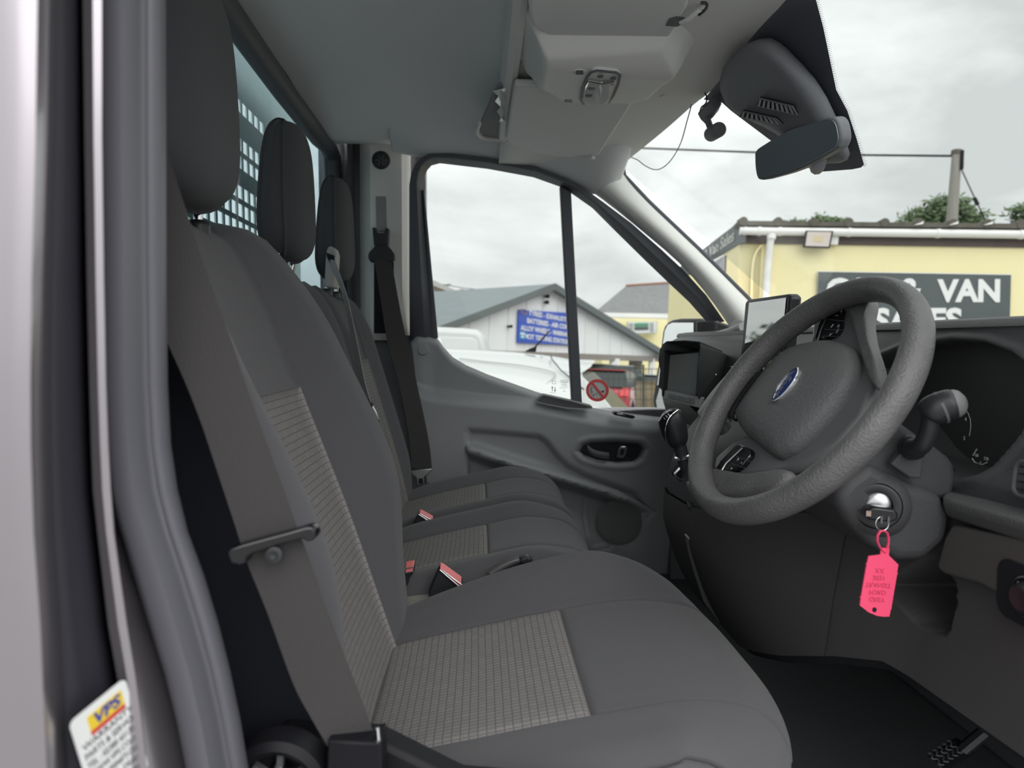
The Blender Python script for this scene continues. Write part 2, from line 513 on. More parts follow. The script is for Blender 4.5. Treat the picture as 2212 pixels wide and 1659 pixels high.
ringf = [(i, (i + 1) % n_, n_ + (i + 1) % n_, n_ + i) for i in range(n_)]
wr_ = mk('wall_rear', join((ringv, ringf), box((RX - 0.01, 1.33, 1.08), (0.02, 1.86, 0.86)), box((RX - 0.01, 1.33, 1.40), (0.02, 1.86, 0.22))), M_BLACKM, None, smooth=False)
tag(wr_, 'black back panel of the cab behind the seats', None, None, 'structure')
w1 = thing('window_1', (RX, 1.4, 1.5), 'tinted rear window of the cab', None, None, 'structure')
mk('pane', prism([p + Vector((-0.012, 0, 0)) for p in opening], (-0.004, 0, 0)), M_RGLASS, w1, smooth=False)
mk('window_seal', tube(opening, 0.027, 10, closed=True), M_RUBBER, w1)

M_GUARD = mat('galvanised_steel', (0.60, 0.68, 0.685), 0.6, metal=0.0, var=0.12, vscale=14)
GX = RX - 0.17
gd = thing('headboard_guard', (GX, 1.4, 0.95), 'galvanised steel headboard guard with rows of slots behind rear window', 'guard')
PW, PH, BW, BH = 0.049, 0.047, 0.0125, 0.0125
gy0, gy1 = 0.2, 2.50
def slot_panel(z0, nrow, y0, y1):
    parts = []
    for r in range(nrow + 1):
        parts.append(box((GX, (y0 + y1) / 2, z0 + r * PH), (0.004, y1 - y0, BH)))
    for k in range(int((y1 - y0) / PW + 0.5) + 1):
        parts.append(box((GX, y0 + k * PW, z0 + nrow * PH / 2), (0.0039, BW, nrow * PH + BH)))
    return join(*parts)
ye = gy0 + PW * 39
def solid(z0, z1, y0=gy0, y1=ye): mk('solid_sheet', box((GX, (y0 + y1) / 2, (z0 + z1) / 2), (0.0042, y1 - y0, z1 - z0)), M_GUARD, gd, smooth=False)
mk('slotted_sheet', slot_panel(1.45, 10, gy0, ye), M_GUARD, gd, smooth=False)
solid(1.922, 1.952)
mk('slotted_sheet', slot_panel(1.953, 2, gy0, ye), M_GUARD, gd, smooth=False)
solid(2.049, 2.098)
mk('slotted_sheet', slot_panel(2.10, 1, gy0, ye), M_GUARD, gd, smooth=False)
solid(2.149, 2.50); solid(0.95, 1.444); solid(0.95, 2.50, ye + 0.001, gy1)
mk('upright', box((GX - 0.02, 0.95, 1.7), (0.03, 0.03, 1.5)), M_GUARD, gd)
mk('upright', box((GX - 0.02, 2.40, 1.7), (0.03, 0.03, 1.5)), M_GUARD, gd)

# ------------------------------------------------------------------ passenger door
DP, DN = (0, 2.25, 1.40), (0, 1, 0.16)
def D(px, py, off=0.0):                # door / side-glass plane, off moves it into the cab
    return VPL(px, py, Vector(DP) - Vector((0, 1, 0.16)).normalized() * off, DN)
seal_out = [(880, 745), (882, 560), (884, 400), (889, 372), (899, 352), (914, 338), (938, 330), (981, 332), (1082, 345), (1169, 362), (1227, 388), (1268, 411), (1328, 454), (1401, 515), (1466, 568), (1520, 630), (1562, 690), (1580, 730)]
glass_m = [(952, 731), (946, 731), (933, 608), (923, 490), (915, 396), (918, 379), (928, 362), (946, 353), (1054, 365), (1152, 383), (1184, 394), (1211, 404)]
belt = [(952, 731), (963, 749), (988, 775), (1052, 802), (1153, 838), (1235, 863)]
glass_q = [(1234, 418), (1279, 449), (1331, 501), (1395, 564), (1441, 608), (1488, 652), (1520, 688), (1545, 730), (1560, 915), (1419, 898), (1330, 887), (1280, 878), (1257, 870)]
d1 = thing('door_1', D(1200, 1300), 'closed passenger door with charcoal trim panel', None, None, 'structure')
# frame: outer seal polygon minus the glass, as a strip following both outlines
inner_line = [(946, 731), (933, 608), (915, 396), (918, 379), (924, 367), (932, 358), (950, 353), (985, 357), (1054, 365), (1152, 383), (1211, 404), (1236, 419), (1279, 449), (1331, 501), (1395, 564), (1441, 608), (1488, 652), (1525, 694)]
so = [D(px, py, 0.035) for px, py in [(885, 735), (884, 610), (884, 400), (888, 375), (896, 356), (908, 342), (928, 332), (975, 331), (1050, 340), (1160, 360), (1227, 388), (1262, 407), (1300, 434), (1364, 482), (1430, 540), (1478, 585), (1526, 638), (1565, 694)]]
si = [D(px, py, 0.0) for px, py in inner_line]
sm = [a * 0.45 + b * 0.55 + Vector((0, -0.022, 0)) for a, b in zip(so, si)]
sm2 = [a * 0.8 + b * 0.2 + Vector((0, -0.008, 0)) for a, b in zip(so, si)]
so2 = [a + Vector((0, 0.04, 0)) for a in so]
fr_ = loft([so2, so, sm2, sm, si], cap=False, closed=False)
mk('window_frame', fr_, M_RUBBER, d1, solid=0.004)
# slim post behind the main glass
mk('frame_post', prism([D(*p, 0.012) for p in [(912, 410), (916, 410), (946, 730), (934, 730)]], (0, 0.02, 0)), M_RUBBER, d1, bevel=0.003)
mk('division_bar', prism([D(*p, 0.012) for p in [(1210, 400), (1234, 414), (1258, 874), (1235, 868)]], (0, 0.03, 0)), M_RUBBER, d1, bevel=0.004)

# trim panel: height field over the traced outline
top_px = [(888, 735), (900, 722), (925, 724), (944, 734), (953, 748), (975, 772), (1005, 790), (1052, 810), (1153, 846), (1235, 871), (1290, 884), (1345, 893), (1420, 901), (1520, 908), (1640, 915)]
cu_ = np.cumsum([0] + [math.hypot(top_px[i + 1][0] - top_px[i][0], top_px[i + 1][1] - top_px[i][1]) for i in range(len(top_px) - 1)])
nu, nv = 190, 150
u = np.linspace(0, cu_[-1], nu)
tx = np.interp(u, cu_, [p[0] for p in top_px]); ty = np.interp(u, cu_, [p[1] for p in top_px])
bx = np.interp(u, [0, cu_[-1]], [952, 1660]); by = np.full(nu, 1330.0)
vv = np.linspace(0, 1, nv)[:, None] ** 1.15
GX_ = tx[None] + (bx - tx)[None] * vv; GY_ = ty[None] + (by - ty)[None] * vv
disp = np.zeros_like(GX_) + 0.035
# rolled belt edge and the ledge that bulges into the cab below the fold
top_d = (GY_ - ty[None])
disp -= 0.035 * (1 - sstep(0, 14, top_d))
fold = np.interp(GX_, [900, 938, 1052, 1161, 1290, 1420, 1640], [838, 850, 863, 872, 900, 915, 925])
disp += 0.045 * sstep(-14, 22, GY_ - fold) + 0.012 * sstep(0, 160, GY_ - fold)
disp += 0.012 * (1 - sstep(0, 40, GX_ - 902)) * (GY_ < fold)
# arm-rest recess and its lower ridge
rec = [(1012, 926), (1060, 929), (1166, 939), (1184, 952), (1205, 980), (1226, 1001), (1260, 1020), (1330, 1046), (1372, 1062), (1396, 1090), (1380, 1085), (1330, 1066), (1270, 1047), (1217, 1030), (1112, 1000), (1060, 982), (1010, 966)]
dr = sdist(rec, GX_, GY_)
disp -= 0.024 * (1 - sstep(-9, 5, dr))
ridge_y = np.interp(GX_, [1008, 1112, 1217, 1330, 1396], [966, 1000, 1030, 1066, 1092])
ins = sstep(1006, 1012, GX_) * (1 - sstep(1330, 1400, GX_))
dy_ = GY_ - ridge_y
disp += ins * 0.020 * np.where(dy_ < 0, np.exp(-(dy_ / 12) ** 2), np.exp(-(dy_ / 26) ** 2))
disp -= ins * 0.045 * sstep(2, 26, dy_) * (1 - sstep(60, 120, dy_))
# front bulge line towards the bulkhead and the panel edge near the hinge pillar
disp -= 0.016 * sstep(8, -4, np.abs(GX_ - 1008)) * (GY_ > 930) * (GY_ < 1026) * 0.4
# handle bowl
hb = [(1246, 975), (1256, 958), (1275, 952), (1330, 950), (1384, 955), (1395, 968), (1386, 990), (1370, 1001), (1330, 1003), (1290, 998), (1258, 988)]
dh = sdist(hb, GX_, GY_)
disp -= 0.030 * (1 - sstep(-8, 4, dh)); disp += 0.004 * np.exp(-((dh - 6) / 5) ** 2)
# speaker panel
sp = [(1259, 1120), (1261, 1076), (1274, 1063), (1320, 1066), (1365, 1075), (1412, 1104), (1370, 1140), (1314, 1182), (1271, 1190)]
ds = sdist(sp, GX_, GY_)
disp -= 0.007 * np.exp(-(ds / 3.0) ** 2); disp -= 0.010 * (1 - sstep(-14, -2, ds))
disp -= 0.045 * sstep(1150, 1330, GY_)
P = np.zeros(GX_.shape + (3,))
for i in range(nv):
    for j in range(nu):
        P[i, j] = D(GX_[i, j], GY_[i, j], float(disp[i, j]))
tr_p = mk('trim_panel', grid(P), M_DOOR, d1, solid=0.006, soff=1.0, angle=80)
# belt-line cup / pull recess
pr_ = [(1160, 868), (1166, 858), (1174, 853), (1237, 867), (1278, 878), (1280, 881), (1262, 884), (1225, 882), (1185, 875)]
mk('pull_recess', prism([D(px, py, 0.082) for px, py in pr_], (0, 0.03, 0.004)), M_DARKP, d1, bevel=0.003)
prm = [D(px, py, 0.088) for px, py in pr_]
mk('recess_rim', tube(prm, 0.0022, 6, closed=True), M_DOOR, d1)
sw = mk('window_switch', prism([D(*p, 0.092) for p in [(1323, 893), (1330, 889), (1370, 898), (1373, 902), (1366, 905), (1328, 897)]], (0, 0.02, 0.002)), M_BLACK, d1, bevel=0.002)
mk('switch_rocker', prism([D(*p, 0.096) for p in [(1332, 893), (1345, 894), (1352, 899), (1336, 897)]], (0, 0.01, 0.001)), M_STEEL, sw, bevel=0.001)
# inner handle
hbowl = mk('handle_bowl', prism([D(px, py, 0.078) for px, py in [(1252, 975), (1262, 961), (1280, 956), (1330, 955), (1378, 959), (1386, 970), (1377, 988), (1364, 996), (1320, 997), (1288, 992)]], (0, 0.004, 0)), M_BLACK, d1)
hl = [D(1268, 966, 0.088), D(1276, 974, 0.096), D(1288, 980, 0.098), D(1308, 984, 0.098), D(1316, 985, 0.094)]
mk('handle_lever', loft([[p + Vector((0, 0, 0.012)), p + Vector((0, -0.004, 0)), p + Vector((0, 0, -0.012)), p + Vector((0, 0.006, 0))] for p in smooth_path(hl, 4)]), M_DARKP, d1, bevel=0.002)
lk = mk('lock_slider', prism([D(px, py, 0.090) for px, py in [(1332, 988), (1336, 969), (1341, 964), (1354, 964), (1356, 969), (1350, 986), (1345, 990)]], (0, 0.01, 0)), M_STEEL, d1, bevel=0.003)
mk('lock_mark', prism([D(px, py, 0.0915) for px, py in [(1338, 983), (1341, 970), (1350, 970), (1347, 983)]], (0, 0.002, 0)), M_BLACK, lk)
spk = mk('speaker_grille', lathe([(0.0, 0.004), (0.055, 0.004), (0.072, 0.002), (0.076, 0.0)], D(1338, 1128, 0.09), (0, -1, 0), 36, cap=False), mat('speaker_mesh', (0.19, 0.195, 0.20), 0.7, bump=0.8, bscale=900, voronoi=True), d1)
mk('trim_plug', lathe([(0.0, 0.006), (0.016, 0.005), (0.019, 0.0)], D(914, 755, 0.05), (0, -1, 0), 20, cap=False), M_DOOR, d1)

# door glass panes
w2 = thing('window_2', D(1080, 800), 'passenger door drop glass', None, None, 'structure')
mk('pane', prism([D(px, py, -0.002) for px, py in glass_m + [(1236, 880), (1150, 870), (1050, 850), (960, 800)]], (0, 0.004, 0)), M_GLASS, w2, smooth=False)
w3 = thing('window_3', D(1330, 850), 'fixed quarter glass of the passenger door', None, None, 'structure')
mk('pane', prism([D(px, py, -0.002) for px, py in glass_q], (0, 0.004, 0)), M_GLASS, w3, smooth=False)

# ------------------------------------------------------------------ windscreen pillar (far) and B pillar (far)
apl = [(1240, 393), (1268, 411), (1328, 454), (1401, 515), (1466, 568), (1520, 630), (1562, 690), (1590, 735), (1620, 790)]
apr = [(1347, 366), (1352, 384), (1401, 437), (1459, 492), (1517, 547), (1567, 596), (1617, 647), (1660, 690), (1700, 730)]
ring = []
for (ax, ay), (bx_, by_) in zip(apl, apr):
    a = V(ax, ay, 2.165); b = V(bx_, by_, 2.19)
    m1 = V(ax * .8 + bx_ * .2, ay * .8 + by_ * .2, 2.12); m2 = V(ax * .45 + bx_ * .55, ay * .45 + by_ * .55, 2.09); m3 = V(ax * .12 + bx_ * .88, ay * .12 + by_ * .88, 2.115)
    ring.append([a, m1, m2, m3, b])
ap = tag(mk('trim_3', loft([list(r) for r in ring], cap=False, closed=False), M_TRIM, None, solid=0.01, soff=1.0, subs=1), 'pale grey windscreen pillar trim on the passenger side', None, None, 'structure')
spc = V(1594, 708, 2.09)
mk('tweeter_grille', lathe([(0.0, 0.004), (0.022, 0.004), (0.026, 0.0)], spc, (-0.5, -1, 0.2), 24, cap=False), mat('tweeter_mesh', (0.30, 0.30, 0.29), 0.6, bump=1.0, bscale=700, voronoi=True), ap)
# black edge line of the windscreen seal on the pillar
wsl = [(1347, 366), (1350, 380), (1401, 434), (1459, 489), (1517, 544), (1617, 644), (1700, 727)]
tag(mk('trim_4', tube([V(px, py, 2.185) for px, py in wsl], 0.006, 6), M_RUBBER), 'thin black windscreen seal along the pillar', None, None, 'structure')
# roof-side cove between headlining and door frame
cv = []
for px, py in [(845, 319), (870, 321), (914, 331), (975, 326), (1050, 335), (1160, 354), (1227, 381), (1262, 400), (1300, 420), (1347, 380)]:
    a = D(px, py + 5, 0.03); cv.append([a + Vector((0, 0.03, -0.004)), a, a + Vector((0, -0.03, 0.012)), a + Vector((0, -0.09, 0.035)), a + Vector((0, -0.17, 0.062)), a + Vector((0, -0.2, 0.085))])
tag(mk('trim_5', loft(cv, cap=False, closed=False), M_HEAD, None, solid=0.006, soff=1.0, subs=1), 'grey headlining cove above the passenger door', None, None, 'structure')

bp = thing('trim_6', V(820, 750, 2.2), 'grey B pillar trim behind the passenger seat', None, None, 'structure')
cols = [(752, 2.26), (775, 2.26), (792, 2.22), (800, 2.195), (850, 2.19), (868, 2.20), (878, 2.225), (888, 2.25)]
rg = []
for py in (300, 335, 420, 560, 700, 735):
    rg.append([V(px + (py - 500) * 0.004, py, yy_) for px, yy_ in cols])
mk('pillar_panel', loft(rg, cap=False, closed=False), M_TRIM, bp, solid=0.008, soff=1.0)
rg = []
for py in (725, 800, 950, 1150, 1350):
    rg.append([V(px + (py - 725) * 0.12, py, yy_) for px, yy_ in [(740, 2.27), (800, 2.215), (860, 2.205), (885, 2.22), (905, 2.26)]])
mk('lower_panel', loft(rg, cap=False, closed=False), M_DARKP, bp, solid=0.008, soff=1.0)
mk('track_cover', prism([V(*p, 2.187) for p in [(812, 424), (833, 424), (835, 500), (813, 500)]], (0, 0.006, 0)), mat('slot_grey', (0.30, 0.30, 0.29), 0.6), bp, bevel=0.002)
pf = mk('round_plug', lathe([(0.0, 0.010), (0.018, 0.010), (0.026, 0.006), (0.028, 0.0)], V(823, 346, 2.19), (0, -1, -0.1), 28, cap=False), M_BLACK, bp)
for k in range(3):
    a = math.pi * k / 3
    mk('plug_rib', box((0, 0, 0), (0.034, 0.004, 0.004), Matrix.Translation(V(823, 346, 2.178)) @ Matrix.Rotation(a, 4, 'Y')), M_DARKP, pf)
mk('slot_opening', prism([V(*p, 2.186) for p in [(808, 565), (850, 560), (852, 720), (808, 720)]], (0, 0.006, 0)), M_BLACKM, bp)
# corner between rear window and B pillar
tag(mk('trim_7', loft([[VX(742, py, -0.45), V(752, py, 2.20), V(762, py, 2.26), V(795, py, 2.255)] for py in (300, 420, 560, 760, 1000, 1300)], cap=False, closed=False), M_DARKP, None, solid=0.006, soff=1.0), 'dark corner trim beside the rear window', None, None, 'structure')

tag(mk('wall_left', join(box((0.35, 2.335, 0.95), (1.75, 0.03, 0.66)), box((-0.345, 2.325, 1.4), (0.35, 0.03, 1.5))), M_PAINT, None, bevel=0.01), 'painted outer skin of the passenger side', None, None, 'structure')
tag(mk('trim_14', box((0.90, 2.24, 1.04), (0.54, 0.03, 0.64)), M_DARKP), 'black footwell side trim ahead of the passenger door', None, None, 'structure')

# ------------------------------------------------------------------ windscreen glass with black ceramic band
w4 = thing('window_4', (1.1, 1.33, 1.5), 'raked windscreen', None, None, 'structure')
c0 = [(0.455, 0.42), (0.455, 2.24), (1.20, 2.30), (1.20, 0.36)]
def wsz(x): return 2.05 - 0.8 * (x - 0.47)
mk('pane', prism([Vector((x, y, wsz(x) + 0.004)) for x, y in c0], (0.003, 0, 0.004)), M_GLASS, w4, smooth=False)
fr_px = [(1520, 215), (1545, 185), (1630, 70), (1690, 0), (1762, 0), (1778, 60), (1806, 195), (1830, 240), (1850, 300), (1866, 356), (1860, 362), (1840, 366), (1760, 372), (1700, 330), (1620, 270), (1580, 240), (1560, 222)]
mk('ceramic_band', prism([WS(px, py, 0.001) for px, py in fr_px], (0.0005, 0, 0.0008)), mat('ceramic_black', (0.10, 0.103, 0.125), 0.5), w4, smooth=False)
dots = []
for (ax, ay), (bx_, by_) in zip(fr_px[4:10], fr_px[5:11]):
    L = math.hypot(bx_ - ax, by_ - ay); k = max(2, int(L / 5))
    for i in range(k):
        for r_, off in ((1.5, 3.0), (1.0, 6.5)):
            t = (i + (0.5 if off > 4 else 0)) / k
            q = (ax + (bx_ - ax) * t + off, ay + (by_ - ay) * t - off * 0.2)
            c = WS(q[0], q[1], 0.001); s_ = r_ * c.y / F_PX
            dots.append(([c + Vector((0, s_, 0)), c + Vector((s_, 0, -0.8 * s_)), c + Vector((0, -s_, 0)), c + Vector((-s_, 0, 0.8 * s_))], [(0, 1, 2, 3)]))
dd = mk('fade_dots', join(*dots), MATS['ceramic_black'], w4, smooth=False); dd['kind'] = 'stuff'

# ------------------------------------------------------------------ seats
M_CLOTH = mat('charcoal_seat_cloth', (0.096, 0.095, 0.102), 0.95, spec=0.15, bump=0.35, bscale=1500, sheen=0.15)
M_CLOTHD = mat('dark_headrest_cloth', (0.072, 0.073, 0.08), 0.95, spec=0.15, bump=0.35, bscale=1500, sheen=0.1)
M_WEAVE = weave_mat('grey_check_cloth', (0.275, 0.262, 0.256), (0.135, 0.13, 0.13))
M_SIDEP = mat('seat_side_plastic', (0.010, 0.010, 0.013), 0.5, spec=0.2)
M_SIDE = mat('dark_seat_side', (0.018, 0.019, 0.025), 0.9, spec=0.1)
M_SEATP = mat('seat_base_plastic', (0.03, 0.031, 0.034), 0.55, spec=0.4, bump=0.2, bscale=600)

def prof_surface(pts, y0, tk, yk, hk, bol, wid):
    """pts: centre profile (x,z); cross-section keys tk -> yk (half widths), hk (rise); bol(s) scales rise above 0, wid(s) scales width"""
    pts = np.array(pts, float)
    L = np.concatenate([[0], np.cumsum(np.hypot(*np.diff(pts, axis=0).T))]); L /= L[-1]
    fx, fz = spl(L, pts[:, 0]), spl(L, pts[:, 1])
    fy, fh = spl(tk, yk), spl(tk, hk)
    def S(s, t):
        s = np.asarray(s, float); t = np.asarray(t, float)
        e = 2e-3
        dx = fx(s + e) - fx(s - e); dz = fz(s + e) - fz(s - e)
        n = np.maximum(np.hypot(dx, dz), 1e-9)
        nx, nz = S.sgn * -dz / n, S.sgn * dx / n
        h = fh(t); h = np.where(h > 0, h * bol(s), h if S.back is None else h * S.back(s))
        xo = 0.0
        if S.nose is not None:
            yo = fy(t); k = np.where(yo < 0, S.nose[0], S.nose[1]); xo = -k * (np.abs(yo) / 0.27) ** 2.4 * sstep(0.15, 0.34, fx(s))
        return np.stack([np.maximum(fx(s) + nx * h, S.xmin) + xo, y0 + fy(t) * wid(s), fz(s) + nz * h], -1)
    S.sgn = 1.0; S.xmin = -9.0; S.nose = None; S.back = None
    _q = np.linspace(0, 1, 400); _zz = fz(_q); _k = int(np.argmax(_zz))
    S.at_z = lambda z: float(np.interp(z, _zz[:_k], _q[:_k]))
    _xx = fx(_q); _m = int(np.argmax(_xx))
    S.at_x = lambda x: float(np.interp(x, _xx[:_m], _q[:_m])) if _m > 2 else 0.0
    return S

def headrest(root, x0, x1, xt0, xt1, y0, hw, z0, z1, lean, posts, name='headrest'):
    def S(s, t):
        s = np.asarray(s, float); a = np.asarray(t, float) * math.pi
        k = np.sin(np.clip(s, 0, 1) * math.pi / 2 * 2 - math.pi / 2)            # -1..1
        z = (z0 + z1) / 2 + (z1 - z0) / 2 * np.sign(k) * np.abs(k) ** 0.9
        f = np.clip((z - z0) / (z1 - z0), 0, 1)
        sh = np.maximum(1 - np.abs(2 * f - 1) ** 5.0, 0) ** (1 / 2.4)
        xb = x0 + (xt0 - x0) * f; xf_ = x1 + (xt1 - x1) * f
        c, q = np.cos(a), np.sin(a)
        p = 3.6
        cx = np.sign(c) * np.abs(c) ** (2 / p); cy_ = np.sign(q) * np.abs(q) ** (2 / p)
        hwf = hw * (0.86 + 0.2 * np.sin(np.clip(f * 1.05, 0, 1) * math.pi) ** 0.7)
        x = (xb + xf_) / 2 + (xf_ - xb) / 2 * cx * (0.25 + 0.75 * sh) + lean * f - 0.018 * (np.abs(cy_) ** 3) * (cx > 0)
        y = y0 + hwf * cy_ * (0.25 + 0.75 * sh) * np.where(sh < 1e-4, 1, 1)
        kk = np.where(sh < 1e-3, 0.0, 1.0)
        return np.stack([np.where(kk > 0, x, (xb + xf_) / 2 + lean * f), np.where(kk > 0, y, y0), z], -1)
    vf, uv = patch(S, 0.0, 1.0, -0.33, 0.33, 26, 18, dep=0.005, edges=(0, 0, 1, 1))
    hr = mk(name, vf, M_CLOTHD, root, uv=uv)
    for a, b in ((0.33, 0.66), (-0.66, -0.33), (0.66, 1.34)):
        vf, uv = patch(S, 0.0, 1.0, a, b, 26, 12, dep=0.005, edges=(0, 0, 1, 1))
        mk('side_panel' if a < 0.6 else 'back_panel', vf, M_CLOTHD, hr, uv=uv)
    for sgn in (-1, 1):
        p = Vector(((x0 + x1) / 2, y0 + sgn * posts[0], z0 + 0.03)); q = Vector((posts[1], y0 + sgn * posts[0], posts[2]))
        mk('post', tube([p, q], 0.006, 10), M_CHROME, hr)
        mk('post_sleeve', lathe([(0.0, 0.007), (0.010, 0.007), (0.014, 0.004), (0.015, 0.0), (0.015, -0.012)], q, (0, 0, 1), 18, cap=False), M_BLACK, hr)
    return hr

one_ = lambda s: np.ones_like(np.asarray(s, float))
# ---- driver's seat
ds = thing('driver_seat', (0.05, 0.873, 0.72), "charcoal driver's seat with grey checked inserts behind the steering wheel", 'seat')
cp = [(-0.20, 1.030), (-0.12, 1.054), (0.0, 1.078), (0.12, 1.100), (0.24, 1.113), (0.315, 1.105), (0.362, 1.072), (0.382, 1.02), (0.372, 0.96), (0.345, 0.90)]
TK = [-1, -0.86, -0.74, -0.66, -0.5, 0, 0.5, 0.66, 0.76, 0.88, 1]
bolc = lambda s: spl([0, 0.12, 0.35, 0.5, 0.62, 0.75, 1], [0.15, 0.45, 1.0, 1.15, 0.7, 0.1, 0.0])(s)
widc = lambda s: spl([0, 0.2, 0.5, 0.7, 0.8, 1], [0.93, 0.98, 1.0, 0.96, 0.90, 0.82])(s)
SC = prof_surface(cp, 0.873, TK, [-0.268, -0.275, -0.25, -0.215, -0.152, 0, 0.152, 0.205, 0.24, 0.265, 0.262], [-0.19, -0.07, -0.008, 0.008, 0.0, -0.004, 0.0, 0.028, 0.045, -0.015, -0.19], bolc, widc)
SC.nose = (0.125, 0.03)
sf = SC.at_x(0.12); sr = SC.at_x(-0.135)
vf, uv = patch(SC, sf, 0.84, -0.5, 0.5, 26, 20); cu = mk('cushion', vf, M_CLOTH, ds, uv=uv)
vf, uv = patch(SC, sr, sf, -0.5, 0.5, 26, 24); mk('cushion_insert', vf, M_WEAVE, cu, uv=uv)
vf, uv = patch(SC, 0.0, sr, -0.5, 0.5, 6, 12); mk('cushion_rear', vf, M_CLOTH, cu, uv=uv)
vf, uv = patch(SC, 0.0, 0.84, 0.5, 1.0, 50, 20, edges=(0, 1, 1, 0)); mk('side_bolster', vf, M_CLOTH, cu, uv=uv)
vf, uv = patch(SC, 0.0, 0.84, -0.735, -0.5, 50, 14, edges=(0, 1, 1, 1)); mk('side_bolster', vf, M_CLOTH, cu, uv=uv)
vf, uv = patch(SC, 0.0, 1.0, -1.0, -0.735, 50, 8, edges=(0, 0, 0, 1)); mk('side_skirt', vf, M_CLOTH, cu, uv=uv)
vf, uv = patch(SC, 0.84, 1.0, -0.735, 1.0, 8, 20, edges=(1, 0, 0, 0)); mk('front_skirt', vf, M_CLOTH, cu, uv=uv)

bpz = [(-0.118, 1.02), (-0.148, 1.11), (-0.198, 1.26), (-0.262, 1.434), (-0.300, 1.545), (-0.326, 1.605), (-0.348, 1.640), (-0.378, 1.655), (-0.410, 1.635), (-0.425, 1.55), (-0.40, 1.2)]
bolb = lambda s: spl([0, 0.1, 0.25, 0.42, 0.55, 0.66, 1], [0.1, 0.55, 1.2, 0.95, 0.5, 0.15, 0.0])(s)
widb = lambda s: spl([0, 0.2, 0.38, 0.5, 0.62, 0.7, 0.78, 1], [0.96, 1.0, 1.0, 0.94, 0.78, 0.70, 0.7, 0.9])(s)
SB = prof_surface(bpz, 0.873, TK, [-0.235, -0.262, -0.258, -0.225, -0.140, 0, 0.140, 0.200, 0.245, 0.262, 0.235], [-0.15, -0.045, 0.045, 0.058, 0.0, -0.004, 0.0, 0.055, 0.062, -0.02, -0.15], bolb, widb)
SB.sgn = -1.0; SB.back = lambda s: spl([0, 0.50, 0.62, 1], [1, 1, 0.22, 0.15])(s)
st = SB.at_z(1.436)
sT = 0.70
vf, uv = patch(SB, st, sT, -0.5, 0.5, 24, 18, edges=(1, 0, 1, 1)); bk = mk('backrest', vf, M_CLOTH, ds, uv=uv)
vf, uv = patch(SB, 0.0, st, -0.5, 0.5, 30, 24, edges=(0, 1, 1, 1)); mk('backrest_insert', vf, M_WEAVE, bk, uv=uv)
vf, uv = patch(SB, 0.0, sT, 0.5, 1.0, 40, 20, edges=(0, 0, 1, 0)); mk('side_bolster', vf, M_CLOTH, bk, uv=uv)
vf, uv = patch(SB, 0.0, sT, -0.745, -0.5, 40, 16, edges=(0, 0, 1, 1)); mk('side_bolster', vf, M_CLOTH, bk, uv=uv)
vf, uv = patch(SB, 0.0, sT, -1.0, -0.745, 40, 12, edges=(0, 0, 0, 1)); mk('side_panel', vf, M_SIDE, bk, uv=uv)
vf, uv = patch(SB, sT, 1.0, -1.0, 1.0, 18, 60, edges=(0, 0, 0, 0)); mk('back_shell', vf, M_SEATP, bk, uv=uv)
headrest(ds, -0.425, -0.305, -0.405, -0.315, 0.873, 0.125, 1.668, 1.955, 0.0, (0.06, -0.365, 1.652))
# base, side cover and recliner wheel
mk('seat_base', join(box((0.06, 0.88, 0.85), (0.46, 0.44, 0.26)), box((0.06, 0.88, 0.97), (0.52, 0.49, 0.08))), M_SEATP, ds, bevel=0.02)
cov = [V(px, py, 0.585) for px, py in [(705, 1600), (824, 1602), (1000, 1690), (1350, 1720), (1400, 1900), (560, 1900), (520, 1700), (600, 1585)]]
mk('side_cover', prism(cov, (0, 0.03, 0)), M_SIDEP, ds, bevel=0.006)
rc = V(612, 1668, 0.575)
kn = mk('recliner_wheel', lathe([(0.012, 0.0), (0.024, 0.004), (0.0255, 0.010), (0.028, 0.022), (0.034, 0.027), (0.040, 0.022), (0.041, 0.0)], rc, (0, -1, 0), 40, cap=False), M_SIDEP, ds)
for k in range(6):
    a = math.radians(25 + 60 * k); d = Vector((math.cos(a), 0, math.sin(a)))
    mk('wheel_rib', box((0, 0, 0), (0.012, 0.006, 0.005), basis(rc + d * 0.019 + Vector((0, -0.012, 0)), d, (0, 1, 0))), M_DARKP, kn)
star = []
for k in range(16):
    a = 2 * math.pi * k / 16; r = 0.013 if (k // 2) % 2 == 0 else 0.0075
    star.append(rc + Vector((math.cos(a) * r, -0.010, math.sin(a) * r)))
mk('wheel_hub', prism(star, (0, 0.008, 0)), M_STEEL, kn, bevel=0.0015)

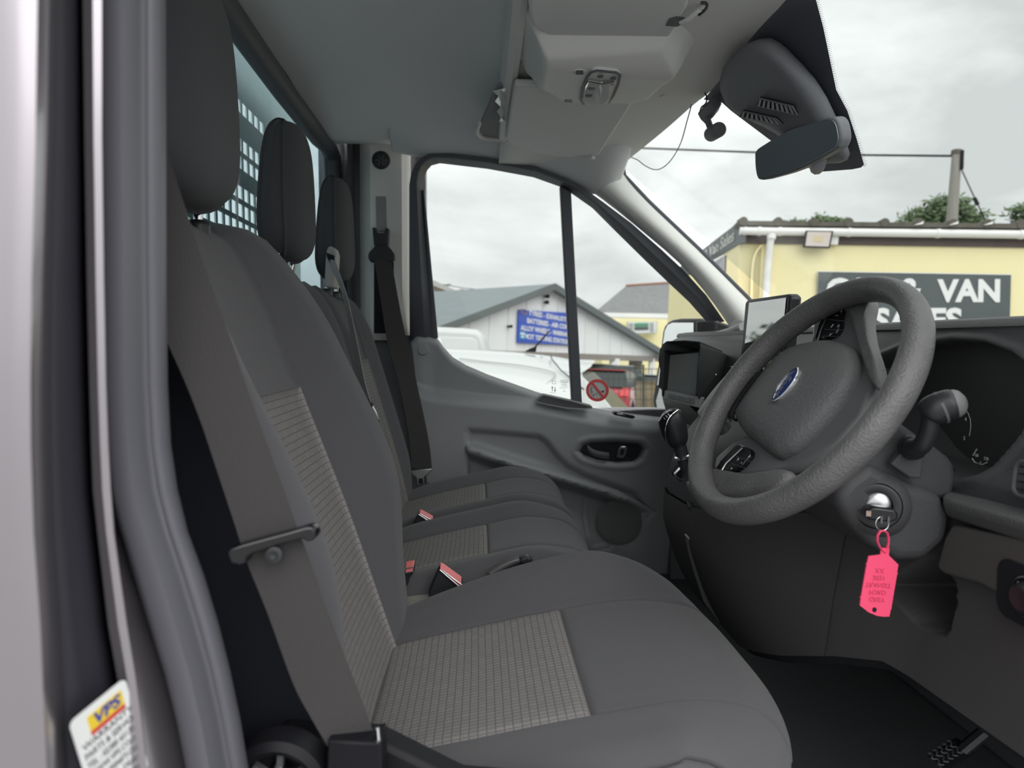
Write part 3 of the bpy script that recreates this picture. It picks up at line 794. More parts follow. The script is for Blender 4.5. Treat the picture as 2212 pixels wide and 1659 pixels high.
# ---- double passenger bench
pb = thing('passenger_bench', (0.0, 1.64, 0.72), 'charcoal double passenger bench with two headrests and grey checked inserts', 'bench seat')
bcp = [(-0.26, 1.035), (-0.12, 1.072), (0.015, 1.100), (0.11, 1.116), (0.175, 1.108), (0.222, 1.078), (0.243, 1.03), (0.235, 0.98), (0.205, 0.92)]
for y0, hw, ih in ((1.412, 0.226, 0.110), (1.866, 0.226, 0.104)):
    yk = [-hw * 0.97, -hw, -hw * 0.93, -hw * 0.8, -ih, 0, ih, hw * 0.8, hw * 0.93, hw, hw * 0.97]
    S = prof_surface(bcp, y0, TK, yk, [-0.15, -0.05, -0.008, 0.014, 0.0, -0.003, 0.0, 0.020, 0.0, -0.045, -0.15], lambda s: spl([0, 0.2, 0.5, 0.7, 1], [0.3, 0.9, 1, 0.3, 0])(s), lambda s: spl([0, 0.6, 0.8, 1], [1, 1, 0.94, 0.9])(s))
    s1 = S.at_x(0.015)
    vf, uv = patch(S, s1, 0.86, -0.5, 0.5, 22, 16); c_ = mk('cushion', vf, M_CLOTH, pb, uv=uv)
    vf, uv = patch(S, 0.0, s1, -0.5, 0.5, 20, 18, edges=(0, 1, 1, 1)); mk('cushion_insert', vf, M_WEAVE, c_, uv=uv)
    vf, uv = patch(S, 0.0, 0.86, 0.5, 1.0, 40, 14, edges=(0, 1, 1, 0)); mk('side_bolster', vf, M_CLOTH, c_, uv=uv)
    vf, uv = patch(S, 0.0, 0.86, -1.0, -0.5, 40, 14, edges=(0, 1, 0, 1)); mk('side_bolster', vf, M_CLOTH, c_, uv=uv)
    vf, uv = patch(S, 0.86, 1.0, -1.0, 1.0, 8, 20, edges=(1, 0, 0, 0)); mk('front_skirt', vf, M_CLOTH, c_, uv=uv)
    bb = [(-0.205, 1.03), (-0.232, 1.15), (-0.268, 1.28), (-0.318, 1.45), (-0.352, 1.56), (-0.372, 1.605), (-0.395, 1.625), (-0.422, 1.622), (-0.440, 1.59), (-0.442, 1.3)]
    ykb = [-hw * 0.94, -hw * 0.985, -hw * 0.93, -hw * 0.8, -ih, 0, ih, hw * 0.8, hw * 0.93, hw * 0.985, hw * 0.94]
    B = prof_surface(bb, y0, TK, ykb, [-0.12, -0.03, 0.0, 0.028, 0.0, -0.003, 0.0, 0.028, 0.0, -0.03, -0.12], lambda s: spl([0, 0.15, 0.5, 0.66, 1], [0.3, 1, 1, 0.4, 0])(s), lambda s: spl([0, 0.5, 0.65, 0.75, 1], [1, 1, 0.95, 0.9, 0.92])(s))
    B.sgn = -1.0; B.back = SB.back; B.xmin = -0.455
    s2 = B.at_z(1.452); sT = 0.68
    vf, uv = patch(B, s2, sT, -0.5, 0.5, 18, 14, edges=(1, 0, 1, 1)); b_ = mk('backrest', vf, M_CLOTH, pb, uv=uv)
    vf, uv = patch(B, 0.0, s2, -0.5, 0.5, 22, 18, edges=(0, 1, 1, 1)); mk('backrest_insert', vf, M_WEAVE, b_, uv=uv)
    vf, uv = patch(B, 0.0, sT, 0.5, 1.0, 30, 14, edges=(0, 0, 1, 0)); mk('side_bolster', vf, M_CLOTH, b_, uv=uv)
    vf, uv = patch(B, 0.0, sT, -1.0, -0.5, 30, 14, edges=(0, 0, 0, 1)); mk('side_bolster', vf, M_CLOTH, b_, uv=uv)
    vf, uv = patch(B, sT, 1.0, -1.0, 1.0, 14, 50, edges=(0, 0, 0, 0)); mk('back_shell', vf, M_CLOTH, b_, uv=uv)
    headrest(pb, -0.425, -0.330, -0.395, -0.338, y0, 0.108, 1.664, 1.925, 0.0, (0.055, -0.39, 1.632))
mk('bench_base', join(box((0.0, 1.64, 0.85), (0.36, 0.84, 0.26)), box((-0.02, 1.64, 0.97), (0.44, 0.87, 0.08))), M_SEATP, pb, bevel=0.02)

# ------------------------------------------------------------------ driver's side B pillar (door jamb, close to the lens)
rows_py = [-1300, -700, -260, 0, 300, 600, 830, 960, 1059, 1150, 1250, 1350, 1450, 1560, 1659, 1800, 2400, 3300]
def track(pts):
    return np.interp(rows_py, [p[0] for p in pts], [p[1] for p in pts])
b1 = track([(-260, 100), (0, 94), (300, 90), (600, 82), (900, 78), (1150, 86), (1350, 100), (1659, 114), (1800, 122)])
b2 = track([(-260, 178), (0, 181), (300, 185), (600, 190), (900, 197), (1100, 205), (1150, 213), (1350, 236), (1500, 262), (1659, 290), (1800, 315)])
b3 = track([(-260, 220), (0, 221), (300, 221), (600, 225), (900, 231), (1059, 240), (1150, 247), (1350, 275), (1500, 300), (1659, 318), (1800, 340)])
b4 = track([(-260, 222), (0, 223), (300, 223), (600, 227), (900, 233), (1059, 250), (1167, 282), (1312, 325), (1420, 362), (1565, 398), (1659, 416), (1800, 445)])
b5 = track([(-260, 345), (0, 345), (700, 347), (900, 351), (1020, 362), (1142, 390), (1240, 427), (1384, 470), (1529, 503), (1659, 524), (1800, 550)])
jamb = thing('trim_8', V(150, 1700, 0.43), "door jamb of the driver's side B pillar", None, None, 'structure')
rings, seals = [], []
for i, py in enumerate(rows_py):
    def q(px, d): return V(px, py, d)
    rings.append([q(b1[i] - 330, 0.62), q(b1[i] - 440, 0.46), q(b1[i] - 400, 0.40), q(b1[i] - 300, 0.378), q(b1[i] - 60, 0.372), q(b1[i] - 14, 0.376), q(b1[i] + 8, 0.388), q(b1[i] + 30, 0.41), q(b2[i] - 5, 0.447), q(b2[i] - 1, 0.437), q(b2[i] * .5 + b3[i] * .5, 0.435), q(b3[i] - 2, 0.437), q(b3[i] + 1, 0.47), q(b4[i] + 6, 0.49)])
    s4, s5 = b4[i], b5[i]
    seals.append([q(s4 + 2, 0.50), q(s4, 0.472), q(s4 + (s5 - s4) * .08, 0.462), q(s4 + (s5 - s4) * .3, 0.462), q(s4 + (s5 - s4) * .52, 0.472), q(s4 + (s5 - s4) * .64, 0.490), q(s4 + (s5 - s4) * .70, 0.492), q(s4 + (s5 - s4) * .86, 0.495), q(s4 + (s5 - s4) * .97, 0.508), q(s5, 0.525), q(s5 - 2, 0.55), q(s5 - 60, 0.60)])
mk('outer_skin', loft([r[:8] for r in rings], cap=False, closed=False), M_PAINT, jamb, solid=0.0006, soff=0.0, angle=50)
mk('jamb_channel', loft([[r[7], r[7] * .66 + r[8] * .34, r[7] * .33 + r[8] * .67, r[8]] for r in rings], cap=False, closed=False), mat('channel_shaded_paint', (0.030, 0.029, 0.038), 0.45, spec=0.35), jamb, solid=0.0006, soff=0.0)  # same body paint; the dark door it mirrors is put into a darker colour
mk('jamb_flange', loft([r[8:] for r in rings], cap=False, closed=False), M_PAINT, jamb, solid=0.0006, soff=0.0, angle=24)
mk('door_seal', loft(seals, cap=False, closed=False), mat('jamb_rubber', (0.115, 0.115, 0.132), 0.45, spec=0.5), jamb, solid=0.004, soff=1.0, angle=70)
# inside face of the pillar behind the belt, and a reel cover
tag(mk('trim_9', loft([[V(330 + max(0, (py - 900)) * 0.22, py, 0.56), V(300, py, 0.60), V(230, py, 0.66), VX(150 if py < 0 else 170, py, -0.455)] for py in (-300, 0, 400, 800, 1100, 1400, 1800, 2600)], cap=False, closed=False), M_BLACKM, None, solid=0.004, soff=1.0), "black inner trim of the driver's side pillar", None, None, 'structure')

# sticker on the jamb
A_, B_ = V(140, 1560, 0.399), V(262, 1462, 0.433)
ex = (B_ - A_); ez_ = V(150, 1680, 0.402) - A_
SW = ex.length; Mst = basis(A_ + Vector((0.0025, -0.001, 0)), ex, -ez_)
stk = thing('sticker', A_ + ez_, 'white warranty and parts sticker on the door jamb', 'sticker')
SHT = 0.072
mk('paper', plate([(x + SW / 2, y - SHT / 2) for x, y in rrect(SW, SHT, 0.004)], Mst, 0.0004), M_WHITE, stk, smooth=False)
mk('logo_panel', plate([(x + SW * 0.57, y - 0.0105) for x, y in rrect(SW * 0.62, 0.0105, 0.0006)], Mst @ Matrix.Translation((0, 0, 0.0005)), 0.0002), mat('sticker_yellow', (0.85, 0.62, 0.05), 0.5), stk, smooth=False)
mk('logo_strip', plate([(x + SW * 0.57, y - 0.0172) for x, y in rrect(SW * 0.62, 0.0032, 0.0004)], Mst @ Matrix.Translation((0, 0, 0.0005)), 0.0002), mat('sticker_red', (0.65, 0.05, 0.06), 0.5), stk, smooth=False)
mk('logo_lettering', xf(text_vf('VPS', 0.0105, 0.0002, bold=0.0003, sx=1.1, shear=0.2), Mst @ Matrix.Translation((SW * 0.57, -0.0105, 0.0009))), mat('print_blue', (0.03, 0.05, 0.35), 0.5), stk, smooth=False)
M_INK = mat('black_print', (0.03, 0.03, 0.04), 0.6)
for k, ln in enumerate(['WARRANTY', 'PARTS & SERVICE', 'TEL : 02380 651764', 'WWW.VPS.CO.UK', 'WWW.VPSPARTS.CO.UK', 'OFFICIAL DEALER', 'SALES SERVICE']):
    t = text_vf(ln, 0.0062, 0.0002, sx=1.0); wdt = max(v.x for v in t[0]) - min(v.x for v in t[0])
    f_ = min(1.0, SW * 0.9 / wdt)
    mk('print_line', xf(t, Mst @ Matrix.Translation((SW * 0.53, -0.0222 - k * 0.0068, 0.0006)) @ Matrix.Diagonal((f_, 1, 1, 1))), M_INK, stk, smooth=False)

# ------------------------------------------------------------------ seat belts
M_BELT = mat('belt_webbing', (0.056, 0.053, 0.053), 0.8, spec=0.2, bump=0.4, bscale=900, stretch=(1, 1, 0.25))
M_BELTL = mat('belt_webbing_grey', (0.30, 0.30, 0.30), 0.7, spec=0.3, bump=0.3, bscale=900)
def belt_strip(L, R, th=0.0016):
    Lp, Rp = smooth_path(L, 5), smooth_path(R, 5)
    rg = []
    for i, (a, b) in enumerate(zip(Lp, Rp)):
        p = Lp[min(i + 1, len(Lp) - 1)] - Lp[max(i - 1, 0)]
        nn = (b - a).cross(p).normalized() * th / 2
        c = (a + b) / 2 + nn * 0.4
        rg.append([a - nn, b - nn, b + nn, a + nn])
    return loft(rg)
db = thing('seat_belt', V(765, 1600, 0.55), "dark driver's seat belt crossing from the B pillar to the seat side", 'seat belt', 'seat belts in the cab')
Lb = [(225, 300), (300, 560), (351, 713), (398, 821), (434, 912), (470, 1020), (506, 1129), (535, 1218), (579, 1327), (633, 1475), (672, 1550), (708, 1612)]
Rb = [(352, 300), (434, 550), (491, 713), (528, 821), (560, 912), (600, 1020), (638, 1129), (672, 1218), (709, 1327), (767, 1475), (796, 1550), (815, 1612)]
dR = [0.60, 0.575, 0.565, 0.56, 0.556, 0.553, 0.552, 0.552, 0.553, 0.556, 0.558, 0.56]
mk('webbing', belt_strip([V(*p, d) for p, d in zip(Lb, dR)], [V(*p, d + 0.012) for p, d in zip(Rb, dR)]), M_BELT, db)
gq = [(488, 1196), (494, 1186), (520, 1177), (560, 1166), (620, 1150), (662, 1138), (674, 1138), (682, 1146), (683, 1160), (674, 1170), (662, 1171), (652, 1164), (600, 1178), (545, 1196), (532, 1204), (530, 1218), (514, 1223), (496, 1219)]
mk('belt_guide', prism([V(px, py, 0.534 + 0.00008 * (px - 488)) for px, py in gq], (0.001, 0.014, 0)), M_GLOSS, db, bevel=0.0028, seg=3)
mk('stop_button', lathe([(0.0, 0.0045), (0.0028, 0.005), (0.0032, 0.004), (0.0045, 0.004), (0.0066, 0.0035), (0.0072, 0.0)], V(593, 1198, 0.546), (0.1, -1, 0.1), 24, cap=False), M_BLACK, db)
an = mk('anchor_cover', prism([V(*p, 0.552) for p in [(708, 1600), (760, 1603), (815, 1605), (824, 1600), (830, 1800), (700, 1800)]], (0, 0.03, 0)), M_SIDEP, db, bevel=0.003)
mk('anchor_clip', tube([V(812, 1574, 0.557), V(817, 1572, 0.557), V(819, 1600, 0.553), V(812, 1604, 0.551)], 0.0016, 6), M_STEEL, db)

cb = thing('seat_belt', V(800, 900, 1.6), 'thin pale grey seat belt hanging down the middle backrest', 'seat belt', 'seat belts in the cab')
hs = [(700, 620), (703, 560), (706, 537), (712, 530), (722, 535), (726, 548), (724, 580), (722, 622)]
ho = mk('belt_guide_housing', prism([V(px, py, 1.66) for px, py in hs], (0, 0.05, 0)), mat('guide_grey', (0.33, 0.33, 0.33), 0.45), cb, bevel=0.004)
mk('guide_slot', prism([V(*p, 1.655) for p in [(705, 546), (722, 552), (722, 566), (713, 566), (706, 556)]], (0, 0.006, 0)), M_BLACKM, ho)
Lc = [(713, 560), (722, 590), (743, 648), (763, 750), (778, 822), (791, 869)]
Rc = [(724, 563), (734, 592), (752, 648), (774, 750), (788, 822), (801, 869)]
mk('webbing', belt_strip([V(*p, 1.655 - 0.009 * i) for i, p in enumerate(Lc)], [V(*p, 1.640 - 0.009 * i) for i, p in enumerate(Rc)]), M_BELTL, cb)
mk('tongue', prism([V(*p, 1.60) for p in [(780, 862), (800, 866), (812, 888), (820, 908), (816, 912), (802, 898), (794, 884)]], (0, 0.008, 0)), M_STEEL, cb, bevel=0.002)
mk('tongue_cover', prism([V(*p, 1.597) for p in [(778, 858), (802, 864), (806, 876), (800, 884), (790, 880)]], (0, 0.014, 0)), M_BLACK, cb, bevel=0.003)

fb = thing('seat_belt', V(910, 1060, 2.12), 'dark passenger seat belt hanging on the far pillar beside the door', 'seat belt', 'seat belts in the cab')
mk('webbing', belt_strip([V(*p, d) for p, d in zip([(808, 560), (824, 660), (838, 743), (866, 850), (884, 952), (888, 1012)], [2.13, 2.11, 2.10, 2.10, 2.12, 2.13])], [V(*p, d) for p, d in zip([(845, 560), (863, 660), (880, 743), (905, 850), (926, 952), (933, 1012)], [2.14, 2.12, 2.12, 2.13, 2.15, 2.16])]), M_BELT, fb)
dr_ = [(800, 566), (794, 556), (796, 545), (805, 536), (812, 528), (836, 528), (845, 538), (853, 550), (852, 562), (843, 568)]
mk('d_ring', prism([V(px, py, 2.135) for px, py in dr_], (0, 0.02, 0)), M_BLACK, fb, bevel=0.005)
mk('height_adjuster', prism([V(*p, 2.15) for p in [(804, 491), (812, 491), (814, 503), (830, 503), (832, 492), (840, 493), (838, 532), (808, 532)]], (0, 0.03, 0)), M_BLACK, fb, bevel=0.003)
mk('tongue', prism([V(*p, 2.10) for p in [(886, 1016), (934, 1012), (928, 1022), (917, 1030), (918, 1048), (901, 1050), (899, 1032), (890, 1026)]], (0, 0.006, 0)), M_STEEL, fb, bevel=0.002)
mk('tongue_slot', prism([V(*p, 2.098) for p in [(904, 1034), (913, 1033), (914, 1045), (905, 1046)]], (0, 0.002, 0)), M_BLACKM, fb)
mk('stop_block', prism([V(*p, 2.10) for p in [(901, 1052), (928, 1044), (931, 1060), (912, 1068), (903, 1063)]], (0, 0.02, 0)), M_DARKP, fb, bevel=0.003)

# buckles
M_RED = mat('buckle_red', (0.86, 0.22, 0.22), 0.4)
def buckle(body, strip, d, label, dep=0.03, tk=0.012):
    t = thing('belt_buckle', V(*body[0], d), label, 'buckle', 'seat belt buckles')
    mk('buckle_body', prism([V(*p, d) for p in body], (0, dep, 0)), M_BLACK, t, bevel=0.004)
    mk('release_button', prism([V(*p, d - 0.003) for p in strip], (0.0, dep * 0.8, 0.006)), M_RED, t, bevel=0.0015)
    mk('button_rim', tube([V(*p, d - 0.005) for p in strip], 0.0013, 6, closed=True), M_STEEL, t)
buckle([(925, 1280), (945, 1234), (952, 1229), (999, 1262), (996, 1272), (975, 1290), (930, 1300)], [(950, 1231), (957, 1234), (997, 1263), (992, 1267)], 1.17, "red-topped buckle on the inner side of the driver's seat")
buckle([(868, 1270), (873, 1228), (893, 1224), (895, 1236), (884, 1250), (878, 1290)], [(874, 1229), (893, 1225), (893, 1234), (876, 1238)], 1.21, "red-topped buckle half hidden by the driver's backrest")
buckle([(890, 1138), (902, 1110), (906, 1108), (936, 1124), (934, 1131), (900, 1150)], [(904, 1111), (908, 1110), (935, 1125), (930, 1128)], 1.63, 'red-topped buckle between the two bench cushions')

hb_ = thing('handbrake_lever', V(1100, 1230, 1.17), "grey handbrake lever with black tip beyond the driver's cushion", 'handbrake')
pth = smooth_path([V(1060, 1240, 1.19), V(1085, 1224, 1.19), V(1108, 1213, 1.19), V(1122, 1209, 1.19)], 4)
mk('lever_cover', tube(pth, [0.009 - 0.0003 * i for i in range(len(pth))], 10), mat('lever_grey', (0.09, 0.09, 0.09), 0.4), hb_)
mk('grip_tip', prism([V(*p, 1.185) for p in [(1120, 1214), (1124, 1208), (1140, 1202), (1149, 1208), (1152, 1216), (1130, 1220)]], (0, 0.02, 0)), M_BLACK, hb_, bevel=0.003)
sb = thing('seat_box', (-0.05, 1.17, 0.72), 'worn beige metal seat box between driver seat and bench', 'seat box')
mk('box_top', prism([V(*p, d) for p, d in [((835, 1345), 1.135), ((850, 1292), 1.19), ((880, 1279), 1.24), ((960, 1272), 1.22), ((1010, 1262), 1.20), ((1000, 1300), 1.13), ((930, 1330), 1.12)]], (0, 0, -0.02)), mat('dusty_metal', (0.30, 0.29, 0.26), 0.6, var=0.3, vscale=30), sb, bevel=0.003)
mk('box_side', box((-0.05, 1.185, 0.84), (0.36, 0.03, 0.22)), M_BLACKM, sb)

# ------------------------------------------------------------------ dashboard
M_DASH = mat('dash_plastic', (0.066, 0.067, 0.071), 0.5, spec=0.45, bump=0.3, bscale=650)
M_DASHT = mat('dash_top_pad', (0.09, 0.092, 0.094), 0.55, spec=0.45, bump=0.45, bscale=420)
M_KNEE = mat('knee_panel', (0.066, 0.063, 0.063), 0.6, spec=0.35, bump=0.25, bscale=700)
M_STACK = mat('stack_grey', (0.40, 0.41, 0.41), 0.5, spec=0.4, bump=0.2, bscale=700)
dash = thing('dashboard', (0.7, 1.33, 0.72), 'charcoal dashboard with deep instrument recess running across the cab', 'dashboard')
ZT = 1.525
fd = spl([0.95, 1.05, 1.15, 1.25, 1.30, 1.335, 1.36, 1.45, ZT], [0.47, 0.520, 0.548, 0.566, 0.572, 0.575, 0.588, 0.612, 0.635])
fc = spl([0.90, 0.98, 1.08, 1.15, 1.25, 1.33, 1.40, 1.47, ZT], [0.53, 0.452, 0.405, 0.388, 0.398, 0.440, 0.510, 0.570, 0.640])
fp = spl([1.0, 1.10, 1.18, 1.26, 1.34, 1.40, 1.46, 1.50, ZT], [0.74, 0.70, 0.66, 0.60, 0.575, 0.570, 0.585, 0.600, 0.640])
def dash_x(y, z):
    a = sstep(0.80, 1.22, y); b = sstep(1.415, 1.47, y)
    return (fd(z) * (1 - a) + fc(z) * a) * (1 - b) + fp(z) * b + 0.05 * sstep(0.62, 0.46, y) ** 2
def dash_bottom(y):
    return np.interp(y, [0.45, 0.72, 0.86, 0.93, 1.02, 1.12, 1.24, 1.40, 1.43, 1.48, 2.2], [1.10, 1.09, 1.085, 1.06, 1.02, 0.985, 0.945, 0.93, 0.95, 1.05, 1.07])
# instrument recess outline and driver's pocket in (y,z), read at the panel's own depth
clu = [VX(px, py, 0.60) for px, py in [(1880, 790), (1935, 750), (2020, 737), (2085, 742), (2150, 765), (2205, 803), (2232, 850), (2222, 905), (2205, 945), (2171, 1003), (2150, 1021), (2111, 1033), (2069, 1030), (1990, 1005), (1910, 960), (1860, 880)]]
clu2 = [(p.y, p.z) for p in clu]
pkt = [VX(px, py, 0.55) for px, py in [(1925, 1262), (1950, 1300), (1985, 1345), (2015, 1366), (2042, 1373), (2050, 1355), (2051, 1300), (2046, 1262), (2022, 1235), (2026, 1180), (1990, 1200)]]
pkt2 = [(p.y, p.z) for p in pkt]
def dash_patch(y0, y1, v0, v1, ny, nv, groove=True, proud=0.0):
    ys_ = np.linspace(y0, y1, ny); vs_ = np.linspace(v0, v1, nv)
    Yg, Vg = np.meshgrid(ys_, vs_, indexing='ij')
    zb = dash_bottom(Yg); Zg = zb + (ZT - zb) * Vg
    Xg = dash_x(Yg, Zg)
    sd = sdist(clu2, Yg, Zg)
    Xg = Xg + 0.092 * (1 - sstep(-0.012, 0.003, sd)) - 0.006 * np.exp(-((sd - 0.006) / 0.006) ** 2)
    sp_ = sdist(pkt2, Yg, Zg)
    Xg = Xg + 0.10 * (1 - sstep(-0.006, 0.001, sp_)) - proud
    if groove:
        for k in (0, -1):
            Xg[:, k] += 0.006
    return grid(np.stack([Xg, Yg, Zg], -1))
mk('upper_fascia', dash_patch(0.47, 2.16, 0.44, 1.0, 340, 110, False), M_DASH, dash, angle=75)
mk('lower_fascia', dash_patch(0.47, 0.95, 0.0, 0.44, 150, 90, False), M_KNEE, dash, angle=75)
mk('console_fascia', dash_patch(0.94, 1.445, 0.0, 0.44, 110, 70, False, 0.006), M_KNEE, dash, angle=75)
mk('glovebox_fascia', dash_patch(1.445, 2.16, 0.0, 0.44, 120, 60), M_STACK, dash, angle=75)
# returns under the lower edge so the panels have depth
for y0, y1, m_ in ((0.47, 1.03, M_BLACKM), (1.03, 1.445, M_BLACKM), (1.445, 2.16, M_BLACKM)):
    yy_ = np.linspace(y0, y1, 40); zb = dash_bottom(yy_); xb = dash_x(yy_, zb)
    mk('under_return', loft([[Vector((xb[i], yy_[i], zb[i])), Vector((xb[i] + 0.012, yy_[i], zb[i] - 0.012)), Vector((xb[i] + 0.05, yy_[i], zb[i] - 0.008)), Vector((xb[i] + 0.35, yy_[i], zb[i] + 0.05))] for i in range(40)], cap=False, closed=False), m_, dash)
# top pad: rolled edge then flat back to the windscreen
yy_ = np.linspace(0.44, 2.20, 80); rg = []
for y in yy_:
    e = float(sstep(0.62, 0.46, np.array(y)) ** 2) * 0.05
    rg.append([Vector((0.640 + e, y, 1.512)), Vector((0.630 + e, y, 1.520)), Vector((0.636 + e, y, 1.529)), Vector((0.665 + e, y, 1.533)), Vector((0.80, y, 1.528)), Vector((1.0, y, 1.505)), Vector((1.16, y, 1.47))])
mk('top_pad', loft(rg, cap=False, closed=False), M_DASHT, dash, angle=75)
# raised rib in front of the top pad on the passenger side
mk('pad_rib', tube(smooth_path([V(1512, 738, 1.98), V(1540, 728, 1.9), V(1575, 718, 1.8), V(1606, 706, 1.7)], 4), 0.012, 10), M_STACK, dash)
mk('bulkhead', box((1.12, 1.33, 1.1), (0.03, 1.78, 0.8)), M_BLACKM, dash, smooth=False)
mk('side_closing', prism([(dash_x(np.array(2.155), np.array(z)).item(), 2.155, z) for z in (1.08, 1.18, 1.28, 1.38, 1.46, 1.52)] + [Vector((1.1, 2.155, 1.5)), Vector((1.1, 2.155, 1.1))], (0, 0.012, 0)), M_DASH, dash)

mk('side_closing', prism([(dash_x(np.array(0.472), np.array(z)).item(), 0.472, z) for z in (1.10, 1.18, 1.28, 1.38, 1.46, 1.52)] + [Vector((1.1, 0.472, 1.5)), Vector((1.1, 0.472, 1.1))], (0, -0.012, 0)), M_DASH, dash)
# instrument cluster inside the recess
cl = thing('instrument_cluster', (0.69, 0.88, 1.35), 'black instrument cluster with white gauge marks in the dash recess', 'instrument cluster')
mk('dial_face', prism([Vector((0.655, p.y, p.z)) for p in [Vector((0, 0.66, 1.33)), Vector((0, 1.10, 1.33)), Vector((0, 1.10, 1.50)), Vector((0, 0.66, 1.50))]], (0.004, 0, 0)), mat('dial_black', (0.05, 0.05, 0.053), 0.6), cl, smooth=False)
M_MARK = mat('gauge_white', (0.75, 0.77, 0.78), 0.5)
def gtext(s, px, py, size):
    p = VX(px, py, 0.652)
    mk('gauge_numeral', xf(text_vf(s, size, 0.0006), basis(p, (0, -1, 0), (0, 0, 1))), M_MARK, cl, smooth=False)
gtext('4', 2086, 906, 0.0075); gtext('5', 2083, 947, 0.0075); gtext('6', 2056, 985, 0.0075)
gtext('60', 2110, 984, 0.006); gtext('120', 2130, 991, 0.006); gtext('C', 2118, 1000, 0.005)
mk('gauge_arc', tube([VX(px, py, 0.652) for px, py in [(2084, 884), (2091, 892), (2096, 906), (2097, 922), (2094, 942)]], 0.0005, 5), M_MARK, cl)
mk('gauge_arc', tube([VX(px, py, 0.652) for px, py in [(2100, 990), (2106, 999), (2114, 1003), (2124, 1003), (2132, 999)]], 0.0009, 5), M_MARK, cl)
mk('gauge_needle', tube([VX(2102, 984, 0.650), VX(2110, 970, 0.650)], 0.0009, 5), M_MARK, cl)
mk('warning_mark', prism([VX(*p, 0.651) for p in [(2158, 995), (2164, 995), (2166, 1002), (2160, 1003)]], (0.001, 0, 0)), M_MARK, cl)
mk('warning_mark', prism([VX(*p, 0.651) for p in [(2021, 938), (2026, 938), (2026, 941), (2021, 941)]], (0.001, 0, 0)), mat('telltale_blue', (0.4, 0.6, 0.65), 0.5), cl)

# ledge pad, switch panel, dial and vent on the driver's side
def xq(px, py, x): return VX(px, py, x)
led = []
for t in np.linspace(0, 1, 14):
    px0 = 2040 + (2330 - 2040) * t
    def lp(y0_, y1_): return y0_ + (y1_ - y0_) * t
    led.append([xq(px0 + 16, lp(1054, 1122), 0.585), xq(px0, lp(1066, 1148), 0.556), xq(px0 - 6, lp(1073, 1156), 0.545), xq(px0 - 3, lp(1090, 1178), 0.543), xq(px0 + 2, lp(1110, 1212), 0.552), xq(px0 + 10, lp(1126, 1228), 0.59)])
mk('ledge_pad', loft(led, cap=True, closed=True), M_DASHT, dash, bevel=0.003)
swp = thing('switch_panel', VX(2100, 1260, 0.55), 'brownish grey switch panel with light dial below the dash ledge', 'switch panel')
sp_px = [(2054, 1137), (2062, 1135), (2212, 1168), (2330, 1196), (2330, 1362), (2212, 1308), (2150, 1280), (2120, 1262), (2040, 1240), (2026, 1230), (2024, 1218), (2040, 1160)]
mk('panel', prism([VX(px, py, 0.550) for px, py in sp_px], (0.03, 0, 0)), mat('switch_panel_plastic', (0.085, 0.08, 0.077), 0.6, spec=0.35, bump=0.3, bscale=700), swp, bevel=0.006, seg=3)
dc = VX(2226, 1292, 0.549)
mk('dial_recess', plate(rrect(0.075, 0.062, 0.016), basis(VX(2216, 1288, 0.5495), (0, -1, 0), (0, 0, 1)), 0.002), M_BLACKM, swp, bevel=0.001)
dl = mk('light_dial', lathe([(0.0, 0.012), (0.012, 0.013), (0.015, 0.009), (0.017, 0.0)], dc, (-1, 0, 0), 32, cap=False), M_BLACK, swp)
mk('dial_ring', lathe([(0.0215, 0.0), (0.0215, 0.004), (0.0200, 0.005), (0.0185, 0.003)], dc, (-1, 0, 0), 40, cap=False), M_CHROME, dl)
for s_, px, py in (('10', 2196, 1260), ('0', 2189, 1293), ('o', 2210, 1296)):
    mk('dial_mark', xf(text_vf(s_, 0.0075, 0.0005), basis(VX(px, py, 0.547), (0, -1, 0), (0, 0, 1))), M_MARK, swp, smooth=False)
av = thing('air_vent', VX(2230, 1070, 0.575), 'small round-cornered air vent at the dash edge', 'air vent')
Mv = basis(VX(2232, 1040, 0.566), (0, -1, 0), (0.1, 0, 1))
mk('vent_frame', join(*[tube([Mv @ Vector((x, y, 0)) for x, y in rrect(0.05, 0.036, 0.010)], 0.0025, 8, closed=True)]), M_DASHT, av)
for k in range(4):
    mk('vane', box((0, -0.012 + 0.008 * k, -0.006), (0.044, 0.0015, 0.01), Mv), M_BLACK, av)

# ------------------------------------------------------------------ steering column, stalk, ignition
col = thing('steering_column', (0.55, 0.88, 1.2), 'charcoal steering column shroud behind the wheel', 'steering column')
up_s = [(1830, 1010), (1905, 912), (1925, 903), (1940, 907), (1985, 940), (2010, 955), (2050, 985), (2066, 1004), (2070, 1040), (2062, 1075), (2010, 1090), (1920, 1040), (1850, 1050)]
mk('upper_shroud', prism([V(px, py, 0.80) for px, py in up_s], (0, 0.15, 0)), M_DASH, col, bevel=0.012, seg=4)
lo_s = [(1803, 1075), (1830, 1035), (1880, 1000), (1960, 1040), (2040, 1068), (2060, 1120), (2050, 1170), (2000, 1215), (1940, 1215), (1880, 1180), (1835, 1130)]
mk('lower_shroud', prism([V(px, py, 0.785) for px, py in lo_s], (0, 0.17, 0)), M_DASH, col, bevel=0.018, seg=4)
mk('stalk_plate', prism([V(*p, 0.783) for p in [(1925, 1003), (1968, 955), (1996, 985), (1990, 1035), (1966, 1032)]], (0, 0.01, 0)), M_DASH, col, bevel=0.002)
mk('column_tube', tube([Vector((0.45, 0.875, 1.40)), Vector((0.72, 0.875, 1.21))], 0.045, 16), M_BLACKM, col)

